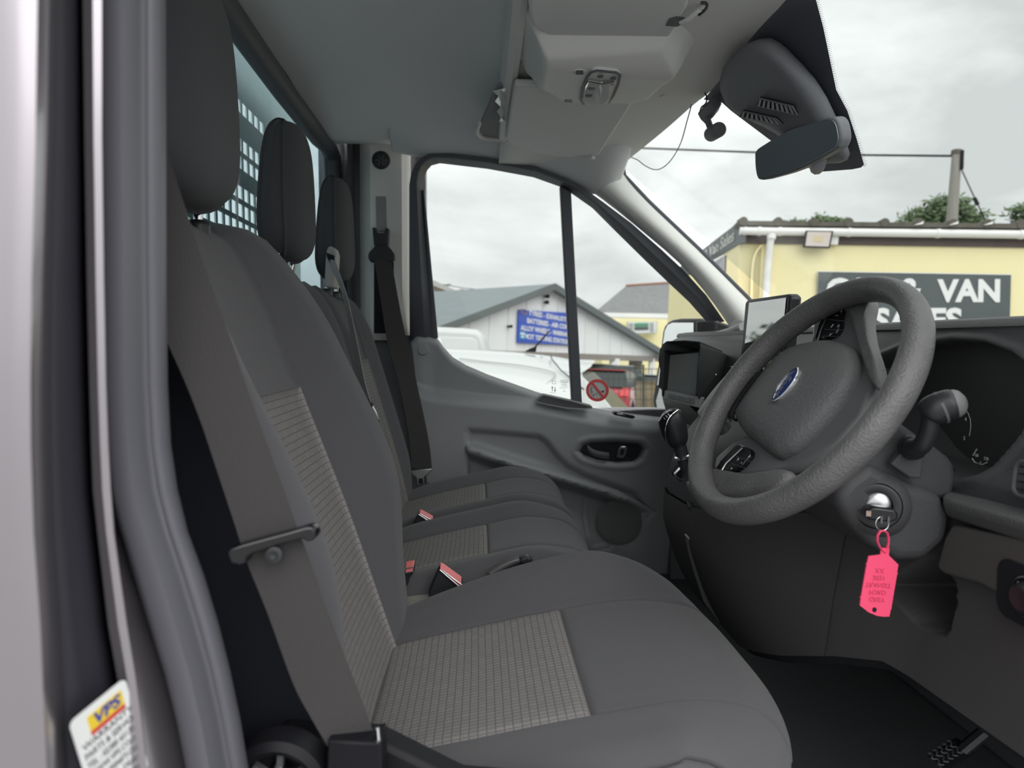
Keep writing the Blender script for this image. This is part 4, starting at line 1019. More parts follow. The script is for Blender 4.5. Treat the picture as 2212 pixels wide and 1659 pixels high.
stx = thing('wiper_stalk', V(1965, 975, 0.76), 'black wiper stalk with grey end cap beside the steering wheel', 'stalk')
mk('stalk_boot', lathe([(0.0, 0.020), (0.008, 0.019), (0.014, 0.012), (0.015, 0.0)], V(1968, 966, 0.785), (-0.3, -1, 0.1), 24, cap=False), M_BLACK, stx)
sp_ = smooth_path([V(1968, 966, 0.772), V(1990, 963, 0.755), V(2006, 930, 0.745), V(2012, 895, 0.74), V(2020, 885, 0.738)], 5)
mk('stalk_arm', tube(sp_, [0.010] * (len(sp_) - 6) + [0.011, 0.012, 0.0125, 0.013, 0.0135, 0.014], 12), M_BLACK, stx)
hd = smooth_path([V(2006, 897, 0.742), V(2018, 886, 0.738), V(2040, 877, 0.734), V(2062, 872, 0.73)], 4)
mk('stalk_head', tube(hd, [0.0125, 0.0145, 0.016, 0.0165] + [0.017] * (len(hd) - 8) + [0.017, 0.017, 0.0165, 0.0155], 16), M_BLACK, stx)
mk('thumb_ring', tube([V(2030, 882, 0.7365), V(2036, 880, 0.7355)], 0.0182, 16), M_DARKP, stx)
ecd = (V(2074, 868, 0.727) - V(2062, 872, 0.73)).normalized()
mk('end_cap', lathe([(0.0, 0.009), (0.008, 0.008), (0.0135, 0.004), (0.0155, 0.0), (0.0150, -0.004)], V(2066, 871, 0.729), ecd + Vector((0.0, -0.6, 0)), 24, cap=False), mat('stalk_cap_grey', (0.17, 0.17, 0.17), 0.5), stx)

ig = thing('ignition_lock', V(1895, 1150, 0.77), 'round black ignition lock with chrome barrel on the column shroud', 'ignition lock')
ia = Vector((-0.35, -1.0, 0.12)).normalized(); ic = V(1895, 1093, 0.782)
mk('bezel', lathe([(0.017, -0.012), (0.0165, 0.002), (0.0225, 0.004), (0.0255, 0.003), (0.027, -0.003)], ic, ia, 40, cap=False), M_BLACK, ig)
mk('shroud_collar', lathe([(0.027, 0.001), (0.034, -0.003), (0.040, -0.014)], ic, ia, 40, cap=False), M_DASH, ig)
mk('barrel', lathe([(0.0, 0.004), (0.010, 0.0045), (0.0135, 0.002), (0.0135, -0.012)], ic + Vector((0.001, 0, 0.002)), ia, 32, cap=False), M_STEEL, ig)
ky = thing('ignition_key', V(1895, 1100, 0.77), 'black car key in the ignition with steel split ring', 'key')
Mk = basis(V(1895, 1101, 0.766), (1, -0.3, -0.03), (0.03, 0.0, 1))
mk('key_head', plate([(x, y) for x, y in [(-0.017, -0.004), (-0.012, -0.0075), (0.010, -0.0085), (0.0155, -0.005), (0.016, 0.002), (0.011, 0.0055), (-0.010, 0.0065), (-0.0165, 0.003)]], Mk, 0.022), M_GLOSS, ky, bevel=0.0018)
mk('key_inlay', box((-0.0145, -0.0005, 0.0225), (0.005, 0.006, 0.002), Mk), mat('copper_tint', (0.45, 0.33, 0.28), 0.3, metal=0.6), ky)
mk('ring_eye', join(box((-0.001, -0.006, 0.0225), (0.002, 0.008, 0.003), Mk), box((0.006, -0.006, 0.0225), (0.002, 0.008, 0.003), Mk)), M_DARKP, ky)
rc_ = V(1906, 1131, 0.745)
mk('split_ring', tube([rc_ + (RGT * math.cos(a) * 0.0072 + UPV * math.sin(a) * 0.0078) for a in np.linspace(0, 2 * math.pi, 28, endpoint=False)], 0.0007, 6, closed=True), M_STEEL, ky)

M_PINK = mat('fluorescent_pink', (0.95, 0.09, 0.20), 0.45, spec=0.3)
tgn = thing('key_tag', V(1895, 1335, 0.745), 'fluorescent pink plastic key tag hanging from the ignition key', 'key tag')
def tg(cx, cy, d=0.742): return V(1750 + cx / 2.764, 800 + cy / 2.764, d)
lpts = [(440, 957), (418, 960), (402, 985), (400, 1020), (415, 1055), (432, 1075), (448, 1085), (458, 1070), (466, 1035), (467, 1000), (460, 970)]
mk('tag_loop', tube([tg(*p) for p in lpts], 0.0022, 8, closed=True, rs=0.5), M_PINK, tgn)
bd = [(350, 1110), (420, 1101), (424, 1062), (474, 1062), (470, 1104), (527, 1160), (520, 1205), (524, 1212), (519, 1220), (486, 1415), (488, 1422), (482, 1428), (473, 1470), (440, 1471), (400, 1466), (350, 1445), (298, 1405), (303, 1362), (299, 1356), (305, 1350), (338, 1160), (335, 1155), (341, 1150)]
hole = [(385 + 13 * math.cos(a), 1430 + 15 * math.sin(a)) for a in np.linspace(0, 2 * math.pi, 12, endpoint=False)]
mk('tag_body', prism([tg(*p) for p in bd], (0, 0.0018, 0)), M_PINK, tgn, smooth=False)
mk('tag_hole', prism([tg(px, py, 0.7415) for px, py in hole], (0, 0.0003, 0)), M_BLACKM, tgn, smooth=False)
Mt = basis(tg(412, 1285, 0.7414), tg(520, 1205) - tg(330, 1195), tg(420, 1101) - tg(395, 1290))
M_PINKD = mat('faded_pen', (0.62, 0.05, 0.13), 0.5)
for k, ln in enumerate(['XX', '2021', 'TRANSIT', 'FORD', 'GREY']):
    mk('handwriting', xf(text_vf(ln, 0.0075, 0.0001), Mt @ Matrix.Translation((-0.001, 0.017 - k * 0.0082, 0)) @ Matrix.Diagonal((1, -1, 1, 1))), M_PINKD, tgn, smooth=False)

# ------------------------------------------------------------------ steering wheel (turned a quarter to the right)
WC = Vector((0.406, 0.873, 1.430)); WA = math.radians(36.1)
w_up = Vector((math.sin(WA), 0, math.cos(WA))); w_sd = Vector((math.sin(-0.123), math.cos(0.123), 0)); w_sd = (w_sd - w_up * w_sd.dot(w_up)).normalized()
w_n = w_up.cross(w_sd)
M_RIM = mat('worn_wheel_rim', (0.115, 0.114, 0.115), 0.42, spec=0.55, bump=0.6, bscale=330, var=0.35, vscale=22)
M_BAG = mat('airbag_grain', (0.125, 0.127, 0.13), 0.5, spec=0.45, bump=0.6, bscale=260, voronoi=False)
M_SATIN = mat('satin_dark', (0.14, 0.14, 0.147), 0.38, spec=0.5)
swl = thing('steering_wheel', WC - w_up * 0.19, 'worn black steering wheel turned a quarter with blue oval badge', 'steering wheel')
def WPt(px, py, off):                  # pixel on a plane parallel to the wheel
    return VPL(px, py, WC + w_n * off, w_n)
rim = []
NR = 96
for i in range(NR):
    a = 2 * math.pi * i / NR
    d = w_sd * math.cos(a) + w_up * math.sin(a)
    c = WC + d * 0.1715
    rim.append([c + d * math.cos(b) * 0.0155 + w_n * math.sin(b) * 0.0185 for b in np.linspace(0, 2 * math.pi, 20, endpoint=False)])
mk('rim', loft(rim, ends=True), M_RIM, swl, angle=80)
bag_px = [(1591, 902), (1613, 866), (1657, 807), (1694, 767), (1720, 752), (1749, 743), (1780, 738), (1804, 737), (1840, 748), (1854, 770), (1851, 807), (1822, 858), (1767, 924), (1723, 965), (1700, 979), (1679, 986), (1655, 975), (1635, 957), (1606, 932)]
bag = smooth_path([WPt(px, py, -0.02) for px, py in bag_px + bag_px[:1]], 3)[:-1]
bc = sum(bag, Vector()) / len(bag)
def ringk(k, off): return [bc + (p - bc) * k + w_n * off for p in bag]
mk('airbag_cover', loft([ringk(0.96, -0.045), ringk(0.985, -0.02), ringk(1.0, -0.004), ringk(0.97, 0.006), ringk(0.90, 0.0125), ringk(0.78, 0.0175), ringk(0.6, 0.021), ringk(0.4, 0.023), ringk(0.2, 0.024), ringk(0.02, 0.0243)]), M_BAG, swl, angle=80)
# bezel plate carrying both button pods
bz_px = [(1768, 742), (1772, 700), (1790, 664), (1815, 652), (1840, 655), (1860, 678), (1885, 740), (1902, 800), (1906, 850), (1880, 915), (1830, 970), (1760, 1015), (1700, 1034), (1640, 1040), (1575, 1036), (1556, 1026), (1562, 1000), (1600, 966), (1635, 950), (1700, 880), (1750, 800)]
mk('spoke_bezel', prism([WPt(px, py, -0.045) for px, py in bz_px], w_n * 0.016), M_SATIN, swl, bevel=0.006, seg=3)
# rim-coloured spoke roots
def spoke(pts, th, off, name='spoke', m=None, bev=0.011):
    p = [WPt(px, py, off) for px, py in pts]; c = sum(p, Vector()) / len(p)
    p = smooth_path(p + p[:1], 3)[:-1]
    mk(name, loft([[c + (q - c) * 0.90 for q in p], p, [q + w_n * th * 0.7 for q in p], [c + (q - c) * 0.93 + w_n * th for q in p], [c + (q - c) * 0.6 + w_n * th * 1.05 for q in p], [c + (q - c) * 0.05 + w_n * th * 1.07 for q in p]]), m or M_RIM, swl, angle=75)
spoke([(1842, 652), (1868, 640), (1892, 648), (1898, 668), (1892, 700), (1897, 745), (1914, 800), (1922, 850), (1908, 850), (1888, 800), (1868, 730), (1852, 680)], 0.020, -0.036)
spoke([(1500, 1060), (1540, 1034), (1570, 1030), (1640, 1042), (1710, 1032), (1730, 1040), (1690, 1080), (1600, 1095), (1520, 1090)], 0.022, -0.036)
spoke([(1800, 664), (1815, 650), (1856, 638), (1878, 650), (1866, 690), (1838, 664)], 0.016, -0.034)
spoke([(1556, 880), (1560, 868), (1572, 848), (1600, 822), (1655, 808), (1660, 812), (1615, 868), (1596, 908), (1580, 905)], 0.010, -0.020, 'lower_spoke', M_GLOSS)
spoke([(1520, 905), (1550, 862), (1596, 812), (1640, 792), (1650, 800), (1604, 824), (1566, 856), (1556, 884), (1580, 912), (1570, 935), (1540, 940)], 0.018, -0.036)
pod1 = [(1768, 738), (1776, 712), (1793, 672), (1800, 667), (1824, 668), (1829, 676), (1826, 712), (1816, 728), (1790, 740)]
pod2 = [(1556, 1020), (1566, 1003), (1596, 972), (1606, 966), (1634, 978), (1632, 990), (1612, 1014), (1590, 1026), (1562, 1028)]
for nm, pod, strip in (('button_pod', pod1, [(1766, 740), (1774, 712), (1792, 671)]), ('button_pod', pod2, [(1558, 1018), (1568, 1001), (1604, 967)])):
    pp = mk(nm, prism([WPt(px, py, -0.03) for px, py in pod], w_n * 0.010), M_GLOSS, swl, bevel=0.003)
    mk('pod_trim', tube([WPt(px, py, -0.018) for px, py in strip], 0.0012, 6), M_STEEL, pp)
for k, (a, b) in enumerate((((1780, 711), (1822, 713)), ((1776, 726), (1818, 727)), ((1790, 690), (1826, 694)), ((1579, 1001), (1612, 1012)), ((1590, 986), (1624, 998)))):
    mk('button_seam', tube([WPt(*a, -0.0195), WPt(*b, -0.0195)], 0.0004, 5), M_DARKP, swl)
def wtext(s, px, py, size):
    mk('button_icon', xf(text_vf(s, size, 0.0004), basis(WPt(px, py, -0.0195), -w_up, -w_sd)), M_MARK, swl, smooth=False)
wtext('(', 1808, 681, 0.006); wtext('>>', 1797, 704, 0.005); wtext('|<', 1811, 704, 0.005); wtext(')x', 1794, 723, 0.005)
wtext('<', 1618, 986, 0.006); wtext('+', 1594, 992, 0.008); wtext('-', 1602, 1000, 0.008); wtext('=', 1580, 1012, 0.005)
# badge
bcx = WPt(1699, 833, 0.004)
e_r, e_u = -w_up, -w_sd
def oval(rx, ry, off, n=36): return [bcx + e_r * math.cos(t) * rx + e_u * math.sin(t) * ry + w_n * off for t in np.linspace(0, 2 * math.pi, n, endpoint=False)]
bg = mk('badge', loft([oval(0.0255, 0.0125, -0.02), oval(0.0255, 0.0125, 0.002), oval(0.022, 0.0105, 0.0032), oval(0.012, 0.006, 0.0038), oval(0.001, 0.0005, 0.004)]), mat('badge_blue', (0.015, 0.03, 0.14), 0.25, spec=0.5, coat=0.6), swl)
mk('badge_rim', loft([oval(0.0255, 0.0125, 0.0), oval(0.0262, 0.0132, 0.0035), oval(0.0285, 0.0152, 0.0038), oval(0.030, 0.0165, -0.004)], cap=False), M_CHROME, bg)
mk('badge_lettering', xf(text_vf('Ford', 0.017, 0.0008, shear=0.35), basis(bcx + w_n * 0.0042, e_r, e_u)), mat('badge_silver', (0.16, 0.18, 0.26), 0.35, metal=0.5), bg, smooth=False)
mk('hub_boss', lathe([(0.05, -0.09), (0.055, -0.045), (0.03, -0.03)], WC, w_n, 28), M_BLACKM, swl)

# ------------------------------------------------------------------ infotainment screen and reversing monitor
sc_ = thing('infotainment_screen', (0.54, 1.31, 1.45), 'flat upright infotainment screen on the middle of the dashboard', 'screen')
s0 = [VX(1614, 647, 0.545), VX(1700, 635, 0.545), VX(1707, 641, 0.545), VX(1690, 800, 0.545), VX(1597, 800, 0.545), VX(1609, 653, 0.545)]
mk('casing', prism(s0, (0.022, 0, 0)), M_BLACK, sc_, bevel=0.005, seg=3)
s1_ = [VX(1618, 654, 0.5435), VX(1698, 643, 0.5435), VX(1684, 790, 0.5435), VX(1604, 790, 0.5435)]
mk('glass_front', prism(s1_, (0.0012, 0, 0)), mat('screen_glass', (0.42, 0.43, 0.42), 0.03, metal=1.0), sc_, smooth=False)
mk('control_knob', lathe([(0.0, 0.018), (0.012, 0.018), (0.0135, 0.014), (0.014, 0.0)], VX(1590, 808, 0.55), (-1, -0.1, 0.3), 24, cap=False), M_GLOSS, sc_)
mk('knob_ring', lathe([(0.014, 0.002), (0.0165, 0.004), (0.0165, 0.0)], VX(1590, 808, 0.55), (-1, -0.1, 0.3), 24, cap=False), M_CHROME, sc_)

mon = thing('reversing_monitor', V(1480, 885, 1.55), 'black reversing monitor under a sun hood on the dashboard', 'monitor')
M_HOOD = mat('hood_black', (0.05, 0.052, 0.055), 0.7, spec=0.3)
scr = [V(1442, 768, 1.66), V(1510, 762, 1.58), V(1504, 854, 1.57), V(1436, 846, 1.65)]
nn_ = (scr[1] - scr[0]).cross(scr[3] - scr[0]).normalized()
if nn_.y > 0: nn_ = -nn_
mk('monitor_case', prism([scr[0] + (scr[0] - scr[2]) * .08, scr[1] + (scr[1] - scr[3]) * .08, scr[2] + (scr[2] - scr[0]) * .12, scr[3] + (scr[3] - scr[1]) * .12], -nn_ * 0.03), M_BLACK, mon, bevel=0.004)
mk('display', prism([p + nn_ * 0.001 for p in scr], nn_ * 0.001), mat('display_off', (0.34, 0.355, 0.35), 0.3, spec=0.6), mon, smooth=False)
fl_ = [V(1512, 741, 1.50), V(1514, 750, 1.50), V(1508, 790, 1.49), V(1510, 820, 1.49), V(1506, 850, 1.495), V(1512, 862, 1.50), V(1520, 870, 1.53), V(1545, 876, 1.60), V(1560, 820, 1.62), V(1573, 768, 1.62), V(1556, 758, 1.60)]
mk('hood_side', prism(fl_, (-0.0015, 0.0015, 0)), M_HOOD, mon, smooth=False)
fl2 = [V(1436, 742, 1.60), V(1427, 755, 1.60), V(1424, 780, 1.60), V(1428, 800, 1.605), V(1424, 835, 1.605), V(1432, 843, 1.61), V(1446, 846, 1.66), V(1450, 766, 1.66)]
mk('hood_side', prism(fl2, (-0.0015, 0.0015, 0)), M_HOOD, mon, smooth=False)
mk('hood_top', prism([V(1427, 755, 1.60), V(1432, 745, 1.60), V(1440, 739, 1.60), V(1480, 737, 1.55), V(1512, 740, 1.50), V(1560, 760, 1.60), V(1510, 762, 1.62), V(1446, 766, 1.66)], (0, 0.0, 0.002)), M_HOOD, mon, smooth=False)
for k in range(2):
    mk('hood_screw', lathe([(0.0, 0.002), (0.002, 0.0015), (0.003, 0.0)], V(1546 - k * 8, 810 + k * 23, 1.565), (-0.6, -1, 0), 14, cap=False), M_STEEL, mon)
bar = [V(1436, 843, 1.60), V(1515, 859, 1.50), V(1512, 882, 1.50), V(1433, 862, 1.60)]
br_ = mk('button_bar', prism(bar, (0.012, 0.012, 0)), M_STACK, mon, bevel=0.002)
for k in range(7):
    t0 = 0.13 + k * 0.105
    def bq(u, v_): return (bar[0] * (1 - u) + bar[1] * u) * (1 - v_) + (bar[3] * (1 - u) + bar[2] * u) * v_
    mk('push_button', prism([bq(t0, .28) + nn_ * 0.001, bq(t0 + .09, .28) + nn_ * 0.001, bq(t0 + .09, .74) + nn_ * 0.001, bq(t0, .74) + nn_ * 0.001], nn_ * 0.002), mat('button_grey', (0.24, 0.245, 0.25), 0.5), br_, bevel=0.0008)
mk('mount_stem', tube([V(1500, 870, 1.60), V(1530, 900, 1.66)], 0.014, 10), M_BLACK, mon)

# ------------------------------------------------------------------ gear lever and centre-stack details
gl_ = thing('gear_lever', V(1485, 1045, 1.33), 'black gear lever with chrome collar on the centre console', 'gear lever')
kp = smooth_path([V(1447, 884, 1.33), V(1452, 900, 1.33), V(1457, 925, 1.33), V(1464, 950, 1.33), V(1470, 962, 1.33)], 4)
rr = [0.006, 0.014, 0.019, 0.0215, 0.023, 0.024, 0.0245, 0.0245, 0.024, 0.0235, 0.023, 0.022, 0.021, 0.0195, 0.018, 0.016, 0.013]
mk('knob', tube(kp, rr[:len(kp)], 18), M_BLACK, gl_)
kt = [V(1424, 912, 1.318), V(1432, 898, 1.312), V(1446, 888, 1.306), V(1462, 884, 1.306), V(1468, 886, 1.308), V(1452, 896, 1.302), V(1440, 910, 1.302), V(1436, 935, 1.306), V(1438, 955, 1.312), V(1430, 940, 1.316)]
tc_ = mk('knob_cap', prism(kt, (0, 0.012, 0)), M_GLOSS, gl_, bevel=0.002)
mk('cap_line', tube(smooth_path([V(1465, 885, 1.304), V(1450, 897, 1.300), V(1441, 912, 1.300), V(1437, 935, 1.304), V(1442, 957, 1.31)], 3), 0.0012, 6), M_CHROME, tc_)
mk('cap_marks', xf(text_vf('1 3 5', 0.007, 0.0004), basis(V(1440, 900, 1.300), V(1452, 893, 1.3) - V(1432, 910, 1.3), (0, 0, 1))), M_MARK, tc_, smooth=False)
mk('stem', tube([V(1466, 955, 1.33), V(1474, 985, 1.33), V(1484, 1020, 1.33), V(1492, 1050, 1.335)], [0.013, 0.0125, 0.012, 0.016], 14), M_SEATP, gl_)
mk('collar', lathe([(0.013, -0.004), (0.0165, -0.002), (0.017, 0.003), (0.013, 0.005)], V(1476, 988, 1.33), V(1474, 980, 1.33) - V(1478, 996, 1.33), 24, cap=False), M_CHROME, gl_)
mk('gaiter_frame', tube([V(px, py, 1.33) for px, py in [(1470, 1010), (1458, 1024), (1462, 1032), (1478, 1041), (1500, 1038), (1496, 1012)]], 0.003, 6, closed=True), M_STEEL, gl_)
mk('gaiter', prism([V(px, py, 1.335) for px, py in [(1470, 1010), (1458, 1024), (1462, 1032), (1478, 1041), (1500, 1038), (1496, 1012)]], (0, 0.03, 0)), M_BLACKM, gl_)

cs = thing('cup_holder', V(1500, 1120, 1.26), 'black rounded cup holder lip below the steering rim', 'cup holder')
mk('lip', loft([[V(px, py, 1.25 + d) for px, py, d in q] for q in ([(1480, 1078, 0), (1500, 1092, -.01), (1530, 1100, 0), (1530, 1096, .03)], [(1484, 1095, -.01), (1502, 1108, -.02), (1526, 1112, -.01), (1530, 1100, .03)], [(1492, 1110, 0), (1505, 1121, -.01), (1518, 1120, 0), (1528, 1108, .03)])]), M_BLACK, cs, bevel=0.003)
fp_ = thing('console_flap', V(1545, 1335, 1.24), 'thin dark storage flap standing open on the console side', 'flap')
mk('flap_panel', prism([V(*p, 1.235) for p in [(1480, 1153), (1514, 1192), (1526, 1215), (1550, 1290), (1566, 1345), (1552, 1345), (1520, 1300), (1500, 1240), (1486, 1190)]], (0.0, 0.006, 0)), M_DASH, fp_, bevel=0.001)
mk('flap_edge', tube(smooth_path([V(1480, 1154, 1.233), V(1500, 1175, 1.233), V(1515, 1193, 1.233), V(1527, 1217, 1.233), V(1550, 1292, 1.233), V(1565, 1344, 1.233)], 3), 0.0018, 6), M_STACK, fp_)

us = thing('usb_panel', V(1590, 960, 1.40), 'light grey socket panel seen through the wheel', 'socket panel')
mk('panel', prism([V(*p, 1.38) for p in [(1548, 955), (1570, 928), (1600, 945), (1612, 960), (1600, 985), (1575, 978)]], (0.02, 0.01, 0)), mat('socket_grey', (0.33, 0.34, 0.34), 0.5), us, bevel=0.003)
mk('socket', prism([V(*p, 1.377) for p in [(1564, 956), (1568, 945), (1580, 950), (1578, 962), (1572, 968)]], (0.004, 0.003, 0)), M_WHITE, us, bevel=0.002)
mk('panel_line', tube([V(*p, 1.376) for p in [(1566, 938), (1590, 950), (1598, 956), (1597, 968), (1588, 976)]], 0.0012, 6), M_BLACK, us)

# ------------------------------------------------------------------ pedal
pd = thing('brake_pedal', V(2050, 1660, 0.92), 'black rubber brake pedal with wavy tread in the footwell', 'pedal')
pq = [V(1998, 1632, 0.90), V(2062, 1590, 0.95), V(2096, 1622, 0.93), V(2034, 1662, 0.88)]
mk('pad', prism(pq, Vector((0.012, 0, -0.006))), M_BLACK, pd, bevel=0.004)
for k in range(5):
    w_ = []
    for j in range(13):
        u_, v_ = 0.12 + 0.16 * k + 0.05 * math.sin(j * 1.1), 0.08 + 0.84 * j / 12
        w_.append((pq[0] * (1 - u_) + pq[1] * u_) * (1 - v_) + (pq[3] * (1 - u_) + pq[2] * u_) * v_ + Vector((-0.002, 0, 0.001)))
    mk('tread_rib', tube(w_, 0.0015, 6), M_DARKP, pd)
mk('pedal_arm', tube([V(2060, 1625, 0.93) + Vector((0.01, 0, 0)), Vector((0.85, 0.93, 1.05))], 0.009, 8), M_BLACK, pd)

# ------------------------------------------------------------------ overhead console, visors, lamp
oc = thing('overhead_console', VZ(1300, 160, 2.05), 'pale grey overhead console bulging from the header between the visors', 'console')
con_px = [(1128, 150), (1131, 163), (1153, 179), (1177, 206), (1195, 221), (1213, 228), (1374, 227), (1395, 221), (1434, 194), (1467, 143), (1512, 92), (1500, 70), (1470, 40), (1130, 40)]
cpoly = [(p.x, p.y) for p in (VZ(px, py, 2.035) for px, py in con_px)]
xs = np.linspace(0.06, 0.46, 110); ys = np.linspace(1.06, 1.60, 130)
Xg, Yg = np.meshgrid(xs, ys, indexing='ij')
sd = sdist(cpoly, Xg, Yg)
yr = 1.262 + 0.14 * np.clip(Xg - 0.17, -0.1, 0.25)
far = np.clip((1.60 - Yg) / (1.60 - yr), 0, 1); near = np.clip((Yg - 1.10) / (yr - 1.10), 0, 1)
shape = np.where(Yg > yr, far ** 0.75, sstep(0.0, 1.0, near))
h = 0.062 * shape * sstep(0.0, 0.045, -sd) + 0.012 * sstep(-0.002, 0.008, -sd)
Zg = 2.052 - h
Pg = np.stack([Xg, Yg, Zg], -1)
vf = grid(Pg)
ok = (sd < 0.004)
keep = [f for f in vf[1] if all(ok.ravel()[i] for i in f)]
mk('console_shell', (vf[0], keep), mat('console_plastic', (0.78, 0.78, 0.765), 0.55, spec=0.35, bump=0.15, bscale=900), oc, angle=80)
def conz(px, py, lift=0.0):
    z = 2.0
    for _ in range(6):
        p = VZ(px, py, z)
        i = int(np.clip(np.searchsorted(xs, p.x), 0, len(xs) - 1)); j = int(np.clip(np.searchsorted(ys, p.y), 0, len(ys) - 1))
        z = float(Zg[i, j])
    return VZ(px, py, z - lift)
for cx_, cy_, rw_ in ((1252, 157, 14), (1228, 219, 13)):
    vn = mk('mic_grille', prism([conz(cx_ + rw_ * math.cos(a), cy_ + rw_ * 0.42 * math.sin(a), 0.001) for a in np.linspace(0, 2 * math.pi, 20, endpoint=False)], (0, 0, 0.003)), M_VISOR, oc)
    for k in range(4):
        mk('grille_slot', prism([conz(cx_ - 8, cy_ - 3 + k * 2.2, 0.0022), conz(cx_ + 8, cy_ - 3.4 + k * 2.2, 0.0022), conz(cx_ + 8, cy_ - 2.4 + k * 2.2, 0.0022), conz(cx_ - 8, cy_ - 2.0 + k * 2.2, 0.0022)], (0, 0, 0.001)), M_DARKP, vn, smooth=False)
il = thing('interior_lamp', conz(1297, 192, 0.02), 'clear and chrome interior lamp on the overhead console', 'lamp')
lo = [(1254, 215), (1258, 190), (1268, 168), (1278, 156), (1290, 153), (1332, 157), (1340, 163), (1336, 182), (1326, 206), (1312, 226), (1298, 231), (1280, 229), (1260, 224)]
mk('lamp_base', prism([conz(px, py, 0.004) for px, py in lo], (0, 0, 0.014)), M_VISOR, il, bevel=0.003)
mk('lamp_surround', tube([conz(px, py, 0.005) for px, py in lo], 0.0022, 6, closed=True), M_DARKP, il)
ln = [(1258, 214), (1262, 192), (1270, 177), (1300, 182), (1330, 178), (1322, 204), (1309, 222), (1297, 227), (1280, 226), (1262, 221)]
lens = mk('lens', prism([conz(px, py, 0.012) for px, py in ln], (0, 0, 0.010)), mat('lens_clear', (0.55, 0.56, 0.54), 0.08, metal=0.75), il, bevel=0.003)
for bx_, by_ in ((1278, 192), (1272, 208)):
    mk('bulb_well', lathe([(0.0, 0.0), (0.006, 0.0005), (0.0075, -0.001)], conz(bx_, by_, 0.0135), (0, 0, -1), 18, cap=False), M_DARKP, lens)
mk('lens_divider', tube([conz(1296, 183, 0.0135), conz(1298, 200, 0.0135), conz(1290, 224, 0.0135)], 0.0018, 6), M_CHROME, lens)
mk('lens_highlight', prism([conz(*p, 0.0135) for p in [(1318, 186), (1328, 182), (1320, 205), (1312, 212)]], (0, 0, 0.002)), mat('lens_painted_glint', (0.75, 0.70, 0.55), 0.2), lens)  # pale warm patch paints a highlight onto the lens
mk('lamp_button', lathe([(0.0, 0.002), (0.005, 0.0018), (0.006, 0.0)], conz(1297, 165, 0.005), (0, 0, -1), 18, cap=False), M_DARKP, il)
mk('lamp_button', lathe([(0.0, 0.002), (0.0045, 0.0018), (0.0055, 0.0)], conz(1325, 169, 0.005), (0, 0, -1), 18, cap=False), M_DARKP, il)

vd = thing('sun_visor', VZ(1300, 40, 2.03), "grey driver's sun visor folded up at the top of the view", 'sun visor', 'sun visors')
vp_ = [(1141, -420), (1141, 15), (1143, 40), (1150, 55), (1164, 68), (1190, 79), (1250, 86), (1380, 94), (1432, 93), (1445, 84), (1466, 50), (1484, 20), (1520, -120), (1560, -420)]
mk('visor_flap', prism([VZ(px, py, 2.018) for px, py in vp_], (0, 0, 0.018)), M_VISOR, vd, bevel=0.007, seg=4)
mk('pivot_well', prism([VZ(*p, 2.0165) for p in [(1438, 56), (1445, 42), (1462, 37), (1482, 40), (1480, 50), (1462, 58)]], (0, 0, 0.002)), M_DARKP, vd)
mk('pivot_rod', tube([VZ(1470, 48, 2.016), VZ(1490, 40, 2.014), VZ(1505, 25, 2.02), VZ(1522, 16, 2.03)], 0.004, 8), M_VISOR, vd)
mk('pivot_bracket', tube(smooth_path([VZ(1510, 32, 2.022), VZ(1524, 20, 2.022), VZ(1526, 8, 2.022), VZ(1514, 6, 2.022)], 4), 0.0025, 6), M_BLACK, vd)
vq = thing('sun_visor', VZ(1220, 300, 2.03), 'grey passenger sun visor folded up above the far door', 'sun visor', 'sun visors')
vp2 = [(1093, 300), (1095, 285), (1109, 195), (1112, 186), (1200, 188), (1364, 222), (1358, 236), (1297, 330), (1292, 337), (1285, 338), (1262, 336), (1228, 342), (1170, 333), (1102, 313)]
mk('visor_flap', prism([VZ(px, py, 2.022) for px, py in vp2], (0, 0, 0.016)), mat('visor_vinyl_far', (0.72, 0.725, 0.715), 0.6, spec=0.3, bump=0.15, bscale=900), vq, bevel=0.006, seg=3)
mk('visor_hook', tube([VZ(1276, 338, 2.018), VZ(1282, 341, 2.018)], 0.006, 10), M_VISOR, vq)
for px, py, rr_ in ((1567, 32, 0.014), (1437, 205, 0.012)):
    one('trim_cap', lathe([(0.0, 0.003), (rr_ * 0.8, 0.0028), (rr_, 0.0)], VZ(px, py, 2.042 if px > 1500 else 2.035), (0.35, 0, -1), 24, cap=False), M_TRIM, 'oval screw cap on the header trim ' + ('beside the driver visor pivot' if px > 1500 else 'beyond the overhead console'), 'trim cap', 'screw caps in the header trim')

# ------------------------------------------------------------------ sensor housing, mirror, dash camera
M_HOUS = mat('sensor_plastic', (0.19, 0.195, 0.215), 0.6, spec=0.35, bump=0.2, bscale=800)
sh = thing('sensor_housing', WS(1700, 360, 0.03), 'dark sensor housing with slotted vents behind the windscreen top', 'housing')
ra = [(1552, 180), (1592, 112), (1623, 74), (1673, 52), (1712, 92), (1748, 128), (1779, 160), (1806, 199), (1840, 272), (1866, 352), (1846, 362), (1764, 371), (1715, 330), (1680, 292), (1630, 262), (1580, 235)]
rb = [(1549, 168), (1578, 120), (1612, 92), (1660, 82), (1694, 112), (1722, 142), (1748, 172), (1770, 208), (1800, 270), (1832, 340), (1812, 352), (1748, 352), (1712, 318), (1672, 284), (1618, 262), (1560, 232)]
rc2 = [(1548, 160), (1570, 126), (1604, 104), (1644, 100), (1676, 124), (1700, 148), (1722, 176), (1742, 210), (1770, 262), (1800, 325), (1786, 338), (1736, 334), (1706, 308), (1664, 270), (1606, 254), (1556, 222)]
L0 = [WS(px, py, 0.002) for px, py in ra]; L1 = [WS(px, py, 0.03) for px, py in rb]; L2 = [WS(px, py, 0.048) for px, py in rc2]
cc = sum(L2, Vector()) / len(L2); wn_ = Vector(WS_N).normalized()
